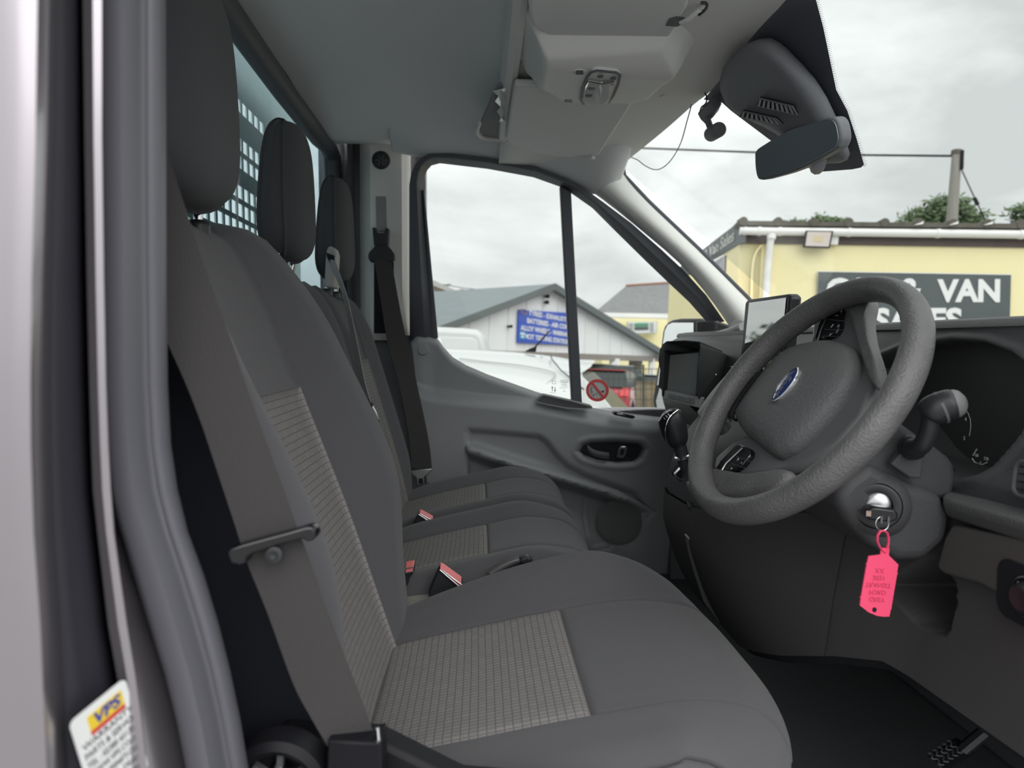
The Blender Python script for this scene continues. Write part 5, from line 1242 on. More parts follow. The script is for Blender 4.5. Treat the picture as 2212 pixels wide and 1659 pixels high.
L3 = [cc + (p - cc) * 0.75 - wn_ * 0.006 for p in L2]
mk('housing_shell', loft([L0, L1, L2, L3]), M_HOUS, sh, subs=1)
for nm, q in (('vent_slots', [(1640, 212), (1712, 230), (1722, 248), (1634, 228)]), ('vent_slots', [(1604, 240), (1676, 256), (1690, 269), (1598, 252)])):
    Q = [WS(px, py, 0.062) for px, py in q]
    fm = mk('vent_panel', prism(Q, wn_ * 0.004), M_BLACKM, sh)
    mk('vent_rim', tube(Q, 0.0016, 6, closed=True), M_HOUS, fm)
    for k in range(8):
        u0, u1 = (k + 0.25) / 8.2, (k + 0.75) / 8.2
        def qq(u, v_): return (Q[0] * (1 - u) + Q[1] * u) * (1 - v_) + (Q[3] * (1 - u) + Q[2] * u) * v_ - wn_ * 0.0015
        mk('slat', prism([qq(u0, .05), qq(u1, .05), qq(u1, .95), qq(u0, .95)], wn_ * 0.0025), mat('slat_grey', (0.34, 0.345, 0.35), 0.5), fm, smooth=False)
mr = thing('rear_view_mirror', V(1720, 390, 1.27), 'dark rear-view mirror hanging below the sensor housing', 'mirror')
mp_ = [(1629, 335), (1632, 326), (1645, 315), (1701, 281), (1750, 264), (1790, 253), (1804, 256), (1812, 270), (1816, 296), (1812, 312), (1800, 325), (1724, 366), (1660, 386), (1642, 389), (1634, 384), (1630, 365)]
m0, m1_, m2_ = V(1629, 335, 1.38), V(1816, 296, 1.18), V(1642, 389, 1.375)
mnn = (m1_ - m0).cross(m2_ - m0).normalized()
if mnn.y > 0: mnn = -mnn                   # towards the cab
def MV(px, py, o_=0.0): return VPL(px, py, m0 + mnn * o_, mnn)
mp_ = [(p.x, p.y) for p in smooth_path([Vector((px, py, 0)) for px, py in mp_ + mp_[:1]], 3)[:-1]]
mk('mirror_housing', prism([MV(px, py) for px, py in mp_], -mnn * 0.028), mat('mirror_case', (0.17, 0.175, 0.19), 0.5), mr, bevel=0.006, seg=3)
mc = (1722, 320)
mk('mirror_glass', prism([MV(mc[0] + (px - mc[0]) * 0.955, mc[1] + (py - mc[1]) * 0.92, 0.001) for px, py in mp_], mnn * 0.002), mat('mirror_silver', (0.26, 0.27, 0.29), 0.4, metal=1.0), mr, smooth=False)
mk('mirror_arm', tube([MV(1745, 345) + Vector((0.03, 0.02, 0)), WS(1765, 362, 0.02)], 0.014, 10), M_HOUS, mr)

dcm = thing('dash_camera', WS(1535, 300, 0.05), 'small black dash camera on a mount stuck to the windscreen', 'camera')
mk('camera_mount', prism([WS(*p, 0.03) for p in [(1506, 246), (1520, 232), (1532, 224), (1546, 240), (1540, 254), (1524, 270), (1512, 258)]], wn_ * 0.022), M_HOUS, dcm, bevel=0.003)
mk('mount_arm', tube([WS(1527, 255, 0.035), WS(1536, 280, 0.055)], 0.007, 10), M_HOUS, dcm)
ca, cb_ = WS(1536, 290, 0.06), WS(1553, 280, 0.066)
mk('camera_body', tube([ca + (ca - cb_) * 0.15, ca, cb_, cb_ + (cb_ - ca) * 0.1], [0.012, 0.0155, 0.0155, 0.0135], 18), M_HOUS, dcm)
mk('camera_lead', tube(smooth_path([WS(1523, 200, 0.006), WS(1527, 212, 0.01), WS(1524, 224, 0.018), WS(1515, 232, 0.022), WS(1512, 242, 0.03)], 5), 0.0016, 6), M_BLACK, dcm)
one('loose_cable', tube(smooth_path([WS(1494, 226, 0.004), WS(1484, 262, 0.02), WS(1470, 310, 0.03), WS(1450, 345, 0.03), WS(1430, 363, 0.03), WS(1412, 366, 0.028), WS(1392, 357, 0.02), WS(1378, 346, 0.012), WS(1364, 340, 0.004)], 6), 0.0013, 6), M_BLACK, 'thin black camera cable looping down from the header', 'cable')

# ------------------------------------------------------------------ outside door mirror, glass stickers
dm = thing('door_mirror', V(1470, 900, 2.5), 'tall black door mirror outside the passenger window', 'mirror')
dmp = [(1441, 696), (1450, 691), (1468, 688), (1512, 688), (1522, 696), (1530, 730), (1545, 880), (1500, 900), (1432, 898), (1418, 891), (1410, 880), (1408, 864), (1416, 812), (1424, 764), (1430, 716), (1434, 704)]
mk('mirror_shell', prism([V(px, py, 2.605 - (px - 1419) * 0.0021) for px, py in dmp], (0.07, 0.05, 0)), M_BLACK, dm, bevel=0.012, seg=3)
M_MIR = mat('door_mirror_silver', (0.8, 0.82, 0.82), 0.02, metal=1.0)
mk('upper_glass', prism([V(*p, 2.60 - (p[0] - 1419) * 0.0021) for p in [(1442, 702), (1452, 697), (1498, 697), (1498, 830), (1419, 832), (1428, 770), (1436, 714)]], (0.004, 0.003, 0)), M_MIR, dm, smooth=False)
mk('lower_glass', prism([V(*p, 2.60 - (p[0] - 1419) * 0.0021) for p in [(1425, 838), (1498, 842), (1498, 892), (1432, 893), (1420, 884), (1417, 866)]], (0.004, 0.003, 0)), M_MIR, dm, smooth=False)
mk('mirror_arm', prism([V(*p, 2.40) for p in [(1500, 690), (1530, 700), (1565, 720), (1570, 900), (1505, 890)]], (0.05, -0.06, 0)), M_BLACK, dm, bevel=0.01)

ns = thing('no_smoking_sticker', D(1290, 868, 0.004), 'round red and white no smoking sticker on the quarter glass', 'sticker')
def DS(x, y, off=0.004): return D(1290.5 + x, 843 - y, off)
mk('sticker_disc', prism([DS(25 * math.cos(a), 24.5 * math.sin(a), 0.003) for a in np.linspace(0, 2 * math.pi, 40, endpoint=False)], (0, -0.0003, 0)), mat('sticker_clear', (0.62, 0.63, 0.63), 0.5), ns, smooth=False)
M_SRED = mat('prohibition_red', (0.80, 0.10, 0.10), 0.5)
o1 = [DS(24.5 * math.cos(a), 24 * math.sin(a), 0.0040) for a in np.linspace(0, 2 * math.pi, 48, endpoint=False)]
i1 = [DS(18.5 * math.cos(a), 18 * math.sin(a), 0.0040) for a in np.linspace(0, 2 * math.pi, 48, endpoint=False)]
mk('red_ring', loft([o1, i1], cap=False), M_SRED, ns, smooth=False, solid=0.0004)
mk('red_bar', prism([DS(*p, 0.0046) for p in [(-14, 15.5), (-10, 18), (15, -14), (11, -17)]], (0, -0.0003, 0)), M_SRED, ns, smooth=False)
mk('cigarette', prism([DS(*p, 0.0042) for p in [(-10, -9.5), (13.5, 0), (14.5, -3.5), (-9, -13)]], (0, -0.0003, 0)), M_INK, ns, smooth=False)
mk('cigarette_paper', prism([DS(*p, 0.0044) for p in [(-8, -10), (9, -3), (9.6, -4.6), (-7.4, -11.7)]], (0, -0.0003, 0)), M_WHITE, ns, smooth=False)
mk('smoke', tube([DS(x, y, 0.0042) for x, y in [(-13, -8), (-11, -3), (-15, 1), (-11, 5), (-14, 8)]], 0.0012, 5), M_INK, ns)

et = thing('glass_marking', D(1215, 848, 0.004), 'small black etched maker marks low on the drop glass', 'glass marking')
def DE(px, py): return D(px, py, 0.003)
for px in (1193, 1199):
    s_ = -1 if px == 1193 else 1
    mk('arrow', join(prism([DE(px - .7, 836), DE(px + .7, 836), DE(px + .7, 845), DE(px - .7, 845)], (0, -0.0003, 0)), prism([DE(px - 2.4, 840.5 + s_ * 2.5), DE(px + 2.4, 840.5 + s_ * 2.5), DE(px, 840.5 + s_ * 6)], (0, -0.0003, 0))), M_INK, et, smooth=False)
mk('mark_box', tube([DE(*p) for p in [(1193, 823), (1200, 823.6), (1200, 829), (1193, 829)]], 0.0007, 4, closed=True), M_INK, et, smooth=False)
mk('mark_line', tube([DE(1187, 848), DE(1201, 848.5)], 0.0005, 4), M_INK, et)
mk('mark_oval', tube([DE(1219 + 8.5 * math.cos(a), 824 + 3.2 * math.sin(a)) for a in np.linspace(0, 2 * math.pi, 24, endpoint=False)], 0.0005, 4, closed=True), M_INK, et)
mk('mark_text', xf(text_vf('Ford', 0.008, 0.0003, shear=0.3), basis(DE(1219, 824.5), (1, 0, 0), (0, 0, 1))), M_INK, et, smooth=False)
for k, w_ in enumerate((5, 10, 12, 3, 7)):
    mk('mark_text', xf(text_vf(['TEMPERED', 'E11 43R-00', 'AS2 M63 DOT 27', 'II', 'GLASS'][k], 0.0042, 0.0003), basis(DE(1218.5, 831 + k * 3.6), (1, 0, 0), (0, 0, 1))), M_INK, et, smooth=False)

# ------------------------------------------------------------------ the rest of the driver's side aperture
ap2 = []
for r in ring:
    ap2.append([Vector((p.x, 2.62 - p.y, p.z)) for p in r])
tag(mk('trim_10', loft(ap2, cap=False, closed=False), M_TRIM, None, solid=0.02, soff=-1.0), "pale grey windscreen pillar trim on the driver's side", None, None, 'structure')
tag(mk('trim_11', loft([[Vector((x, 0.47, z + 0.05)), Vector((x, 0.44, z)), Vector((x, 0.38, z - 0.01)), Vector((x, 0.34, z + 0.05)), Vector((x, 0.38, z + 0.10))] for x, z in ((-0.6, 1.99), (-0.3, 2.03), (0.0, 2.04), (0.3, 2.03), (0.5, 1.98))]), M_PAINT), "painted roof rail above the driver's door opening", None, None, 'structure')
tag(mk('trim_12', box((0.35, 0.40, 0.66), (1.5, 0.10, 0.14)), M_PAINT, None, bevel=0.02), "painted sill below the driver's door opening", None, None, 'structure')
tag(mk('trim_13', box((0.0, 1.33, 2.235), (1.1, 1.95, 0.02)), M_PAINT, None, bevel=0.008), 'painted roof skin of the cab', None, None, 'structure')

# ------------------------------------------------------------------ the yard and the street outside
M_TAR = mat('tarmac', (0.33, 0.33, 0.325), 0.9, bump=0.3, bscale=60, var=0.25, vscale=1.2)
xs = np.linspace(-60, 70, 40); ys = np.concatenate([np.linspace(-40, 7, 10), np.linspace(8.5, 80, 24)])
Xg, Yg = np.meshgrid(xs, ys, indexing='ij')
Zg = np.where(Yg > 7, -(Yg - 7) * 0.053, 0.0)
gr = mk('ground', grid(np.stack([Xg, Yg, Zg], -1)), M_TAR)
tag(gr, 'grey tarmac yard around the van', None, None, 'structure')

M_YEL = mat('yellow_render', (0.95, 0.85, 0.50), 0.85, bump=0.15, bscale=80, var=0.06, vscale=1.5)
M_FASC = mat('brown_fascia', (0.10, 0.075, 0.07), 0.7, var=0.3, vscale=6)
M_UPVC = mat('white_upvc', (0.88, 0.87, 0.85), 0.45)
M_SIGN = mat('sign_grey', (0.085, 0.10, 0.105), 0.6, var=0.12, vscale=3)
M_MOSS = mat('mossy_tiles', (0.13, 0.12, 0.10), 0.95, bump=0.6, bscale=25, var=0.5, vscale=8)

P0 = OP(1600, 525, 8.2); P1 = OP(2212, 532, 7.75)
yu = Vector((P1.x - P0.x, P1.y - P0.y, 0)).normalized(); yn = Vector((-yu.y, yu.x, 0))      # along wall, away from us
if yn.y < 0: yn = -yn
def YW(px, py, off=0.0):               # pixel on the long wall, off towards us
    r = OP(px, py, 1.0); q = P0 - yn * off
    d = (Vector((q.x, q.y, 0))).dot(yn) / Vector((r.x, r.y, 0)).dot(yn)
    return r * d
GZ = -1.95
yb = thing('yellow_building', P0 + Vector((0, 0, GZ - P0.z)), 'single-storey yellow rendered building beyond the windscreen', 'building', street=True)
wl0, wl1 = YW(1598, 525), YW(2900, 540)
ztop = wl0.z + 0.03
mk('front_wall', prism([Vector((wl0.x, wl0.y, GZ)), Vector((wl1.x, wl1.y, GZ)), Vector((wl1.x, wl1.y, ztop)), Vector((wl0.x, wl0.y, ztop))], yn * 0.25), M_YEL, yb, smooth=False)
Sb = OP(1512, 560, 10.4)
sdv = Vector((Sb.x - wl0.x, Sb.y - wl0.y, 0)); sfar = wl0 + sdv * 2.2
mk('side_wall', prism([Vector((wl0.x, wl0.y, GZ)), Vector((sfar.x, sfar.y, GZ)), Vector((sfar.x, sfar.y, ztop + 0.3)), Vector((wl0.x, wl0.y, ztop + 0.1))], yu * 0.25), M_YEL, yb, smooth=False)
fz0, fz1 = YW(1610, 526).z, YW(1610, 505).z
fa, fb_ = YW(1602, 520, 0.03), YW(2900, 530, 0.03)
mk('fascia_board', prism([Vector((fa.x, fa.y, fz0)), Vector((fb_.x, fb_.y, fz0)), Vector((fb_.x, fb_.y, fz1 + 0.02)), Vector((fa.x, fa.y, fz1 + 0.02))], yn * 0.03), M_FASC, yb, smooth=False)
gz = (YW(1700, 492, .1).z + YW(1700, 508, .1).z) / 2
ga, gb = YW(1598, 500, 0.10), YW(2900, 500, 0.10)
gs = thing('gutter', Vector((ga.x, ga.y, gz - 0.06)), 'white plastic gutter along the yellow building eave', 'gutter', street=True)
mk('channel', tube([Vector((ga.x, ga.y, gz)), Vector((gb.x, gb.y, gz))], 0.047, 14), M_UPVC, gs)
for px in (1608, 1640, 1684, 1834, 2026, 2205):
    g_ = YW(px, 500, 0.10); c_ = Vector((g_.x, g_.y, gz))
    mk('bracket', tube([c_ - yu * 0.018, c_ + yu * 0.018], 0.054, 14), M_UPVC, gs)
dp = thing('downpipe', YW(1648, 740, 0.06), 'white downpipe on the yellow building wall', 'downpipe', street=True)
mk('pipe', tube([YW(1666, 512, 0.09), YW(1663, 530, 0.06), YW(1657, 600, 0.06), YW(1650, 720, 0.06)] + [Vector((YW(1650, 720, .06).x, YW(1650, 720, .06).y, GZ))], 0.042, 12), M_UPVC, dp)
mk('pipe_collar', tube([YW(1667, 506, 0.09), YW(1666, 516, 0.09)], 0.053, 12), M_UPVC, dp)
one('cable_conduit', tube(smooth_path([YW(1645, 530, 0.02), YW(1632, 548, 0.02), YW(1625, 580, 0.02), YW(1623, 640, 0.02), YW(1620, 730, 0.02)], 4), 0.014, 8), M_YEL, 'thin yellow painted cable beside the white downpipe', 'cable', street=True)
# roof of the yellow building with humped tile ends
ra_, rb_ = YW(1597, 492, 0.14), YW(2900, 492, 0.14); rz = YW(1700, 488, 0.12).z
rf = mk('roof_slope', prism([Vector((ra_.x, ra_.y, rz)), Vector((rb_.x, rb_.y, rz)), Vector((rb_.x, rb_.y, rz)) + yn * 3.5 + Vector((0, 0, 0.16)), Vector((ra_.x, ra_.y, rz)) + yn * 3.5 + Vector((0, 0, 0.16))], (0, 0, 0.05)), M_MOSS, yb, smooth=False)
for k, px in enumerate((1606, 1681, 1758, 1834, 1912, 1985, 2060, 2135, 2208, 2282, 2356)):
    c_ = YW(px, 485, 0.15); c_ = Vector((c_.x, c_.y, rz + 0.045))
    mk('roll_tile', tube([c_, c_ + yn * 3.4 + Vector((0, 0, 0.16))], 0.05, 10), M_MOSS, yb)
    if 1950 < px < 2200:
        mk('tile_flashing', prism([YW(px - 12, 487, 0.17), YW(px + 8, 484, 0.17), YW(px + 10, 478, 0.17)], (0, -0.01, 0)), M_UPVC, yb, smooth=False)
# side verge board with the shop name
vb = thing('shop_fascia_sign', wl0 + Vector((0, 0, 0)), 'dark fascia sign with pale Car & Van Sales lettering receding down the side wall', 'sign', street=True)
va, vb2 = OP(1603, 474, 8.1), OP(1600, 524, 8.1); vc, vd2 = OP(1508, 580, 10.4), OP(1506, 548, 10.4)
mk('sign_board', prism([va, vb2, vc + (vc - vb2) * 0.6, vd2 + (vd2 - va) * 0.6], (0.06, 0, 0)), M_SIGN, vb, smooth=False)
Mf = basis((vb2 + va + vc + vd2) / 4 + Vector((-0.012, -0.004, 0)), (va + vb2) - (vc + vd2), (va - vb2))
M_LPALE = mat('letter_pale', (0.5, 0.5, 0.47), 0.6)
for isl in islands(xf(text_vf('Car & Van Sales', 0.25, 0.006, bold=0.004), Mf @ Matrix.Diagonal((1.35, 0.85, 1, 1)) @ Matrix.Translation((-0.15, 0, 0)))):
    mk('letter', isl, M_LPALE, vb, smooth=False)
mk('board_end', prism([OP(1598, 472, 8.1), OP(1612, 478, 8.05), OP(1610, 490, 8.05), OP(1598, 490, 8.1)], (0, 0.1, 0)), M_FASC, vb, smooth=False)
sw_ = thing('side_window', OP(1550, 600, 9.3), 'white framed window in the side wall under the fascia sign', 'window', street=True)
mk('frame', prism([OP(1578, 545, 8.75), OP(1577, 600, 8.75), OP(1538, 606, 9.6), OP(1537, 566, 9.6)], (-0.03, 0, 0)), M_UPVC, sw_, smooth=False)
mk('glazing', prism([OP(1574, 552, 8.8), OP(1573, 594, 8.8), OP(1542, 600, 9.5), OP(1541, 571, 9.5)], (-0.045, 0, 0)), mat('window_dark', (0.12, 0.13, 0.13), 0.1), sw_, smooth=False)

# big sign board
sg = thing('sales_sign', YW(1970, 760, 0.03), 'large dark grey sign reading CAR & VAN SALES on the yellow wall', 'sign', street=True)
sq = [YW(1766, 587, 0.02), YW(2182, 594, 0.02), YW(2178, 740, 0.02), YW(1763, 735, 0.02)]
mk('sign_panel', prism(sq, -yn * 0.02), M_SIGN, sg, smooth=False)
mk('sign_edge', tube([p - yn * 0.015 for p in sq], 0.008, 5, closed=True), M_WHITE, sg, smooth=False)
def sign_word(s, px0, px1, py0, py1):
    a, b = YW(px0, (py0 + py1) / 2, 0.045), YW(px1, (py0 + py1) / 2, 0.045)
    t = text_vf(s, 0.3, 0.006, bold=0.012)
    x0, x1 = min(v.x for v in t[0]), max(v.x for v in t[0]); y0_, y1_ = min(v.y for v in t[0]), max(v.y for v in t[0])
    w_ = (b - a).length; h_ = (YW(px0, py0, .045) - YW(px0, py1, .045)).length
    M = basis(a, b - a, Vector((0, 0, 1)))
    vv_ = [M @ Vector(((v.x - x0) / (x1 - x0) * w_, (v.y - y0_) / (y1_ - y0_) * h_ - h_ / 2, v.z)) for v in t[0]]
    for isl in islands((vv_, t[1])): mk('letter', isl, M_WHITE, sg, smooth=False)
sign_word('CAR', 1785, 1925, 600, 652); sign_word('&', 1943, 1993, 601, 653); sign_word('VAN', 2024, 2160, 603, 653)
sign_word('SALES', 1888, 2078, 665, 718)

fl2_ = thing('floodlight', YW(1768, 535, 0.15), 'square floodlight with black frame under the gutter', 'floodlight', street=True)
fq = [YW(1741, 498, 0.16), YW(1800, 499, 0.16), YW(1793, 535, 0.16), YW(1736, 533, 0.16)]
mk('frame', prism(fq, yn * 0.05), M_BLACKM, fl2_, smooth=False)
fc_ = sum(fq, Vector()) / 4
mk('glass_front', prism([fc_ + (p - fc_) * 0.88 - yn * 0.003 for p in fq], yn * 0.004), mat('flood_glass', (0.62, 0.54, 0.50), 0.3), fl2_, smooth=False)
mk('led_panel', prism([fc_ + (p - fc_) * 0.38 - yn * 0.006 for p in fq], yn * 0.004), mat('led_yellow', (0.62, 0.52, 0.33), 0.4), fl2_, smooth=False)
mk('junction_box', prism([YW(*p, 0.08) for p in [(1796, 510), (1812, 511), (1810, 528), (1794, 527)]], yn * 0.05), M_UPVC, fl2_, smooth=False)

# ------------------------------------------------------------------ trees, pole and wires
def leaves(name, parent, centres, n, size, m, rnd, flat=0.8):
    vs_, fs_ = [], []
    for k in range(n):
        c, r = centres[rnd.randrange(len(centres))]
        while True:
            q = Vector((rnd.uniform(-1, 1), rnd.uniform(-1, 1), rnd.uniform(-1, 1)))
            if 0.3 < q.length <= 1: break
        q *= rnd.choice((0.85, 1.0, 1.0, 1.12, 1.28))
        p = c + Vector((q.x * r[0], q.y * r[1], q.z * r[2]))
        a = Vector((rnd.uniform(-1, 1), rnd.uniform(-1, 1), rnd.uniform(-1, 1))).normalized(); b = a.orthogonal().normalized()
        s = size * rnd.uniform(0.6, 1.3); i = len(vs_)
        vs_ += [p - a * s, p + b * s * 0.5, p + a * s, p - b * s * 0.5]; fs_.append((i, i + 1, i + 2, i + 3))
    o = mk(name, (vs_, fs_), m, parent, smooth=False); o['kind'] = 'stuff'
M_LEAF = mat('leaf_green', (0.13, 0.19, 0.09), 0.7, var=0.4, vscale=3)
M_LEAF2 = mat('leaf_dark', (0.07, 0.10, 0.05), 0.7, var=0.4, vscale=3)
M_BARK = mat('bark', (0.12, 0.09, 0.07), 0.9)
rnd = random.Random(11)
def tree(label, blobs, d, n, size, base, m=M_LEAF):
    b0 = OP(base[0], base[1], d)
    t = thing('tree', Vector((b0.x, b0.y, GZ)), label, 'tree', 'trees behind the yellow building', street=True)
    cs_ = []
    for px, py, rx, ry in blobs:
        c = OP(px, py, d); k = d / F_PX; cs_.append((c, (rx * k, rx * k * 0.8, ry * k)))
    leaves('foliage', t, cs_, n, size, m, rnd)
    mk('trunk', tube([Vector((b0.x, b0.y, GZ)), b0, cs_[0][0]], [0.18, 0.14, 0.05], 8), M_BARK, t)
    for c, r in cs_[1:4]:
        mk('branch', tube([b0, (b0 + c) / 2 + Vector((0, 0, 0.1)), c], [0.07, 0.05, 0.02], 6), M_BARK, t)
tree('bushy green tree rising behind the roof beside the utility pole', [(2030, 480, 75, 40), (2050, 450, 45, 26), (2005, 475, 50, 25), (2080, 478, 50, 24), (1985, 492, 50, 16), (2100, 500, 50, 22)], 15, 5200, 0.075, (2030, 520))
tree('small leafy treetop showing just over the roof tiles', [(1770, 478, 22, 16), (1805, 482, 24, 12), (1715, 486, 30, 8), (1740, 488, 40, 8), (1690, 486, 16, 7)], 13, 900, 0.06, (1770, 520))
tree('green treetop at the edge of the windscreen view', [(2215, 462, 36, 24), (2240, 480, 40, 40), (2205, 490, 20, 12)], 15, 1500, 0.07, (2235, 540))
rt0 = OP(454, 700, 17)
rt = thing('tree', Vector((rt0.x, rt0.y, GZ)), 'dark broad tree beyond the rear window side of the yard', 'tree', 'trees behind the yellow building', street=True)
leaves('foliage', rt, [(OP(440, 760, 17), (0.9, 0.8, 0.6)), (OP(390, 800, 17), (1.0, 1.0, 0.6)), (OP(500, 810, 17), (0.9, 1.0, 0.5))], 2600, 0.13, M_LEAF2, rnd)
mk('trunk', tube([Vector((rt0.x, rt0.y, GZ)), rt0], [0.2, 0.1], 8), M_BARK, rt)

pl = thing('utility_pole', OP(2055, 560, 14), 'grey wooden utility pole standing behind the yellow building', 'utility pole', street=True)
mk('pole', tube([Vector((OP(2052, 560, 14).x, 14, GZ)), OP(2056, 480, 14), OP(2067, 328, 14)], [0.12, 0.105, 0.085], 12), mat('weathered_wood', (0.30, 0.29, 0.26), 0.9, var=0.3, vscale=6, stretch=(8, 8, 0.6)), pl)
mk('pole_cap', tube([OP(2066, 334, 14), OP(2067, 325, 14)], 0.10, 12), M_MOSS, pl)
mk('insulator_bracket', box(OP(2078, 340, 13.9), (0.05, 0.05, 0.28)), M_BLACKM, pl)
mk('insulator', tube([OP(2078, 352, 13.9), OP(2077, 366, 13.9)], 0.035, 8), M_BLACKM, pl)
one('guy_wire', join(tube([OP(2077, 366, 13.9), OP(2098, 412, 13.7), OP(2122, 462, 13.5), OP(2160, 540, 13.2)], 0.012, 6), tube([OP(2105, 428, 13.65), OP(2112, 442, 13.6)], 0.035, 8)), M_BLACKM, 'thin guy wire slanting down from the pole with a small insulator', 'wire', street=True)
one('overhead_line', tube([OP(1150, 306, 19), OP(1385, 320, 17.5), OP(1630, 329, 16), OP(1870, 335, 15), OP(2066, 337, 14)], 0.022, 6), M_BLACKM, 'black overhead cable running across the sky to the utility pole', 'cable', street=True)

# ------------------------------------------------------------------ tyre garage with gable
M_CLAD = mat('pale_cladding', (0.85, 0.86, 0.86), 0.6, var=0.06, vscale=1.0, stretch=(6, 6, 0.3))
M_ROOFG = mat('grey_sheet_roof', (0.21, 0.245, 0.255), 0.7, var=0.15, vscale=2)
M_BARGE = mat('dark_barge', (0.13, 0.15, 0.15), 0.7)
gL, gR, gA = OP(962, 703, 19.5), OP(1424, 770, 30.0), OP(1180, 620, 23.6)
e1 = Vector((gR.x - gL.x, gR.y - gL.y, 0)).normalized(); gn = Vector((e1.y, -e1.x, 0))       # gn: towards us
if gn.y > 0: gn = -gn
def GW(px, py, off=0.0):
    r = OP(px, py, 1.0); q = gL + gn * off
    return r * (Vector((q.x, q.y, 0)).dot(gn) / Vector((r.x, r.y, 0)).dot(gn))
gg = thing('tyre_garage', GW(1200, 860), 'pale clad garage with a wide gable beyond the passenger window', 'building', street=True)
eL, eR, aP = GW(940, 712), GW(1424, 768), GW(1180, 622)
bL, bR = GW(940, 752), GW(1420, 770)
mk('gable_wall', prism([eL, bL, bR, eR, aP], -gn * 0.2), M_CLAD, gg, smooth=False)
for k in range(15):
    t = (k + 0.5) / 15; p = bL + (bR - bL) * t
    top_t = eL.z + (aP.z - eL.z) * min(1, (p - eL).dot(e1) / max(0.01, (aP - eL).dot(e1))) if (p - eL).dot(e1) < (aP - eL).dot(e1) else aP.z + (eR.z - aP.z) * ((p - aP).dot(e1) / (eR - aP).dot(e1))
    mk('cladding_rib', prism([p + gn * 0.01, p + e1 * 0.05 + gn * 0.01, Vector((p.x, p.y, top_t)) + e1 * 0.05 + gn * 0.01, Vector((p.x, p.y, top_t)) + gn * 0.01], gn * 0.015), M_CLAD, gg, smooth=False)
back = -gn * 9
rl = mk('roof_plane', prism([aP + gn * 0.3, eL + gn * 0.3 + (eL - aP) * 0.15, eL + back + (eL - aP) * 0.15, aP + back], (0, 0, 0.12)), M_ROOFG, gg, smooth=False)
mk('roof_plane', prism([aP + gn * 0.3, eR + gn * 0.3 + (eR - aP) * 0.03, eR + back, aP + back], (0, 0, 0.12)), M_ROOFG, gg, smooth=False)
for a, b in ((aP, eL + (eL - aP) * 0.15), (aP, eR + (eR - aP) * 0.03)):
    mk('barge_board', prism([a + gn * 0.32 + Vector((0, 0, 0.14)), b + gn * 0.32 + Vector((0, 0, 0.14)), b + gn * 0.32 - Vector((0, 0, 0.09)), a + gn * 0.32 - Vector((0, 0, 0.09))], gn * 0.05), M_BARGE, gg, smooth=False)
mk('eave_beam', prism([bL + gn * .1, bR + gn * .1, bR + gn * .1 - Vector((0, 0, 0.22)), bL + gn * .1 - Vector((0, 0, 0.22))], -gn * 0.3), mat('beam_taupe', (0.28, 0.25, 0.23), 0.8), gg, smooth=False)
mk('rear_wall', prism([bL + back * 0.5, bR + back * 0.5, bR + back * 0.5 - Vector((0, 0, 3)), bL + back * 0.5 - Vector((0, 0, 3))], -gn * 0.2), M_YEL, gg, smooth=False)
for px, w_ in ((1328, 0.34), (1408, 0.22)):
    p = GW(px, 775, 0.0); mk('canopy_post', box((p.x, p.y, p.z - 1.4), (w_, w_, 2.8)), M_UPVC, gg, smooth=False)
# billboard
bbd = thing('garage_sign', GW(1175, 745, 0.1), 'blue garage sign listing tyres exhausts batteries and MOT testing', 'sign', street=True)
bq4 = [GW(1119, 669, 0.05), GW(1240, 677, 0.05), GW(1238, 746, 0.05), GW(1116, 740, 0.05)]
mk('sign_panel', prism(bq4, gn * 0.05), mat('sign_blue', (0.04, 0.10, 0.52), 0.5), bbd, smooth=False)
Mg0 = (bq4[0] + bq4[1] + bq4[2] + bq4[3]) / 4 + gn * 0.06
bw = (bq4[1] - bq4[0]).length; bh = (bq4[0] - bq4[3]).length
Mg = basis(Mg0, e1, (0, 0, 1))
for k, (ln_, fw) in enumerate((('TYRES - EXHAUSTS', 0.70), ('BATTERIES - AIR CON', 0.74), ('ALLOY WHEELS - WARRANTY', 0.94), ('MOT TESTING STATION', 0.80))):
    t = text_vf(ln_, bh * 0.17, 0.01, bold=bh * 0.004); w_ = max(v.x for v in t[0]) - min(v.x for v in t[0])
    mk('sign_line', xf(t, Mg @ Matrix.Translation((0, bh * (0.36 - 0.245 * k), 0)) @ Matrix.Diagonal((bw * fw / w_, 1.25, 1, 1))), M_WHITE, bbd, smooth=False)
for sx_ in (-1, 1):
    cx_ = bw * 0.435 * sx_
    tri = join(*[prism([Mg @ Vector((cx_ + ox - .055 * bw * .5, bh * oy - bh * .035, 0)), Mg @ Vector((cx_ + ox + .055 * bw * .5, bh * oy - bh * .035, 0)), Mg @ Vector((cx_ + ox, bh * oy + bh * .05, 0))], gn * 0.01) for ox, oy in ((-bw * .018, -.30), (bw * .018, -.30), (0, -.39))])
    mk('mot_panel', prism([Mg @ Vector((cx_ + a * bw * .05, bh * b_, 0)) for a, b_ in ((-1, -.47), (1, -.47), (1, -.24), (-1, -.24))], gn * 0.006), mat('mot_blue', (0.06, 0.30, 0.60), 0.5), bbd, smooth=False)
    mk('mot_triangles', tri, M_WHITE, bbd, smooth=False)
    mk('sign_emblem', tube([Mg @ Vector((cx_ + math.cos(a) * bw * .052 * (1 - .25 * math.sin(2 * a)), bh * .37 + math.sin(a) * bh * .07, 0.01)) for a in np.linspace(0, 2 * math.pi, 20, endpoint=False)], bh * 0.014, 6, closed=True), mat('emblem_tan', (0.42, 0.28, 0.20), 0.6), bbd)
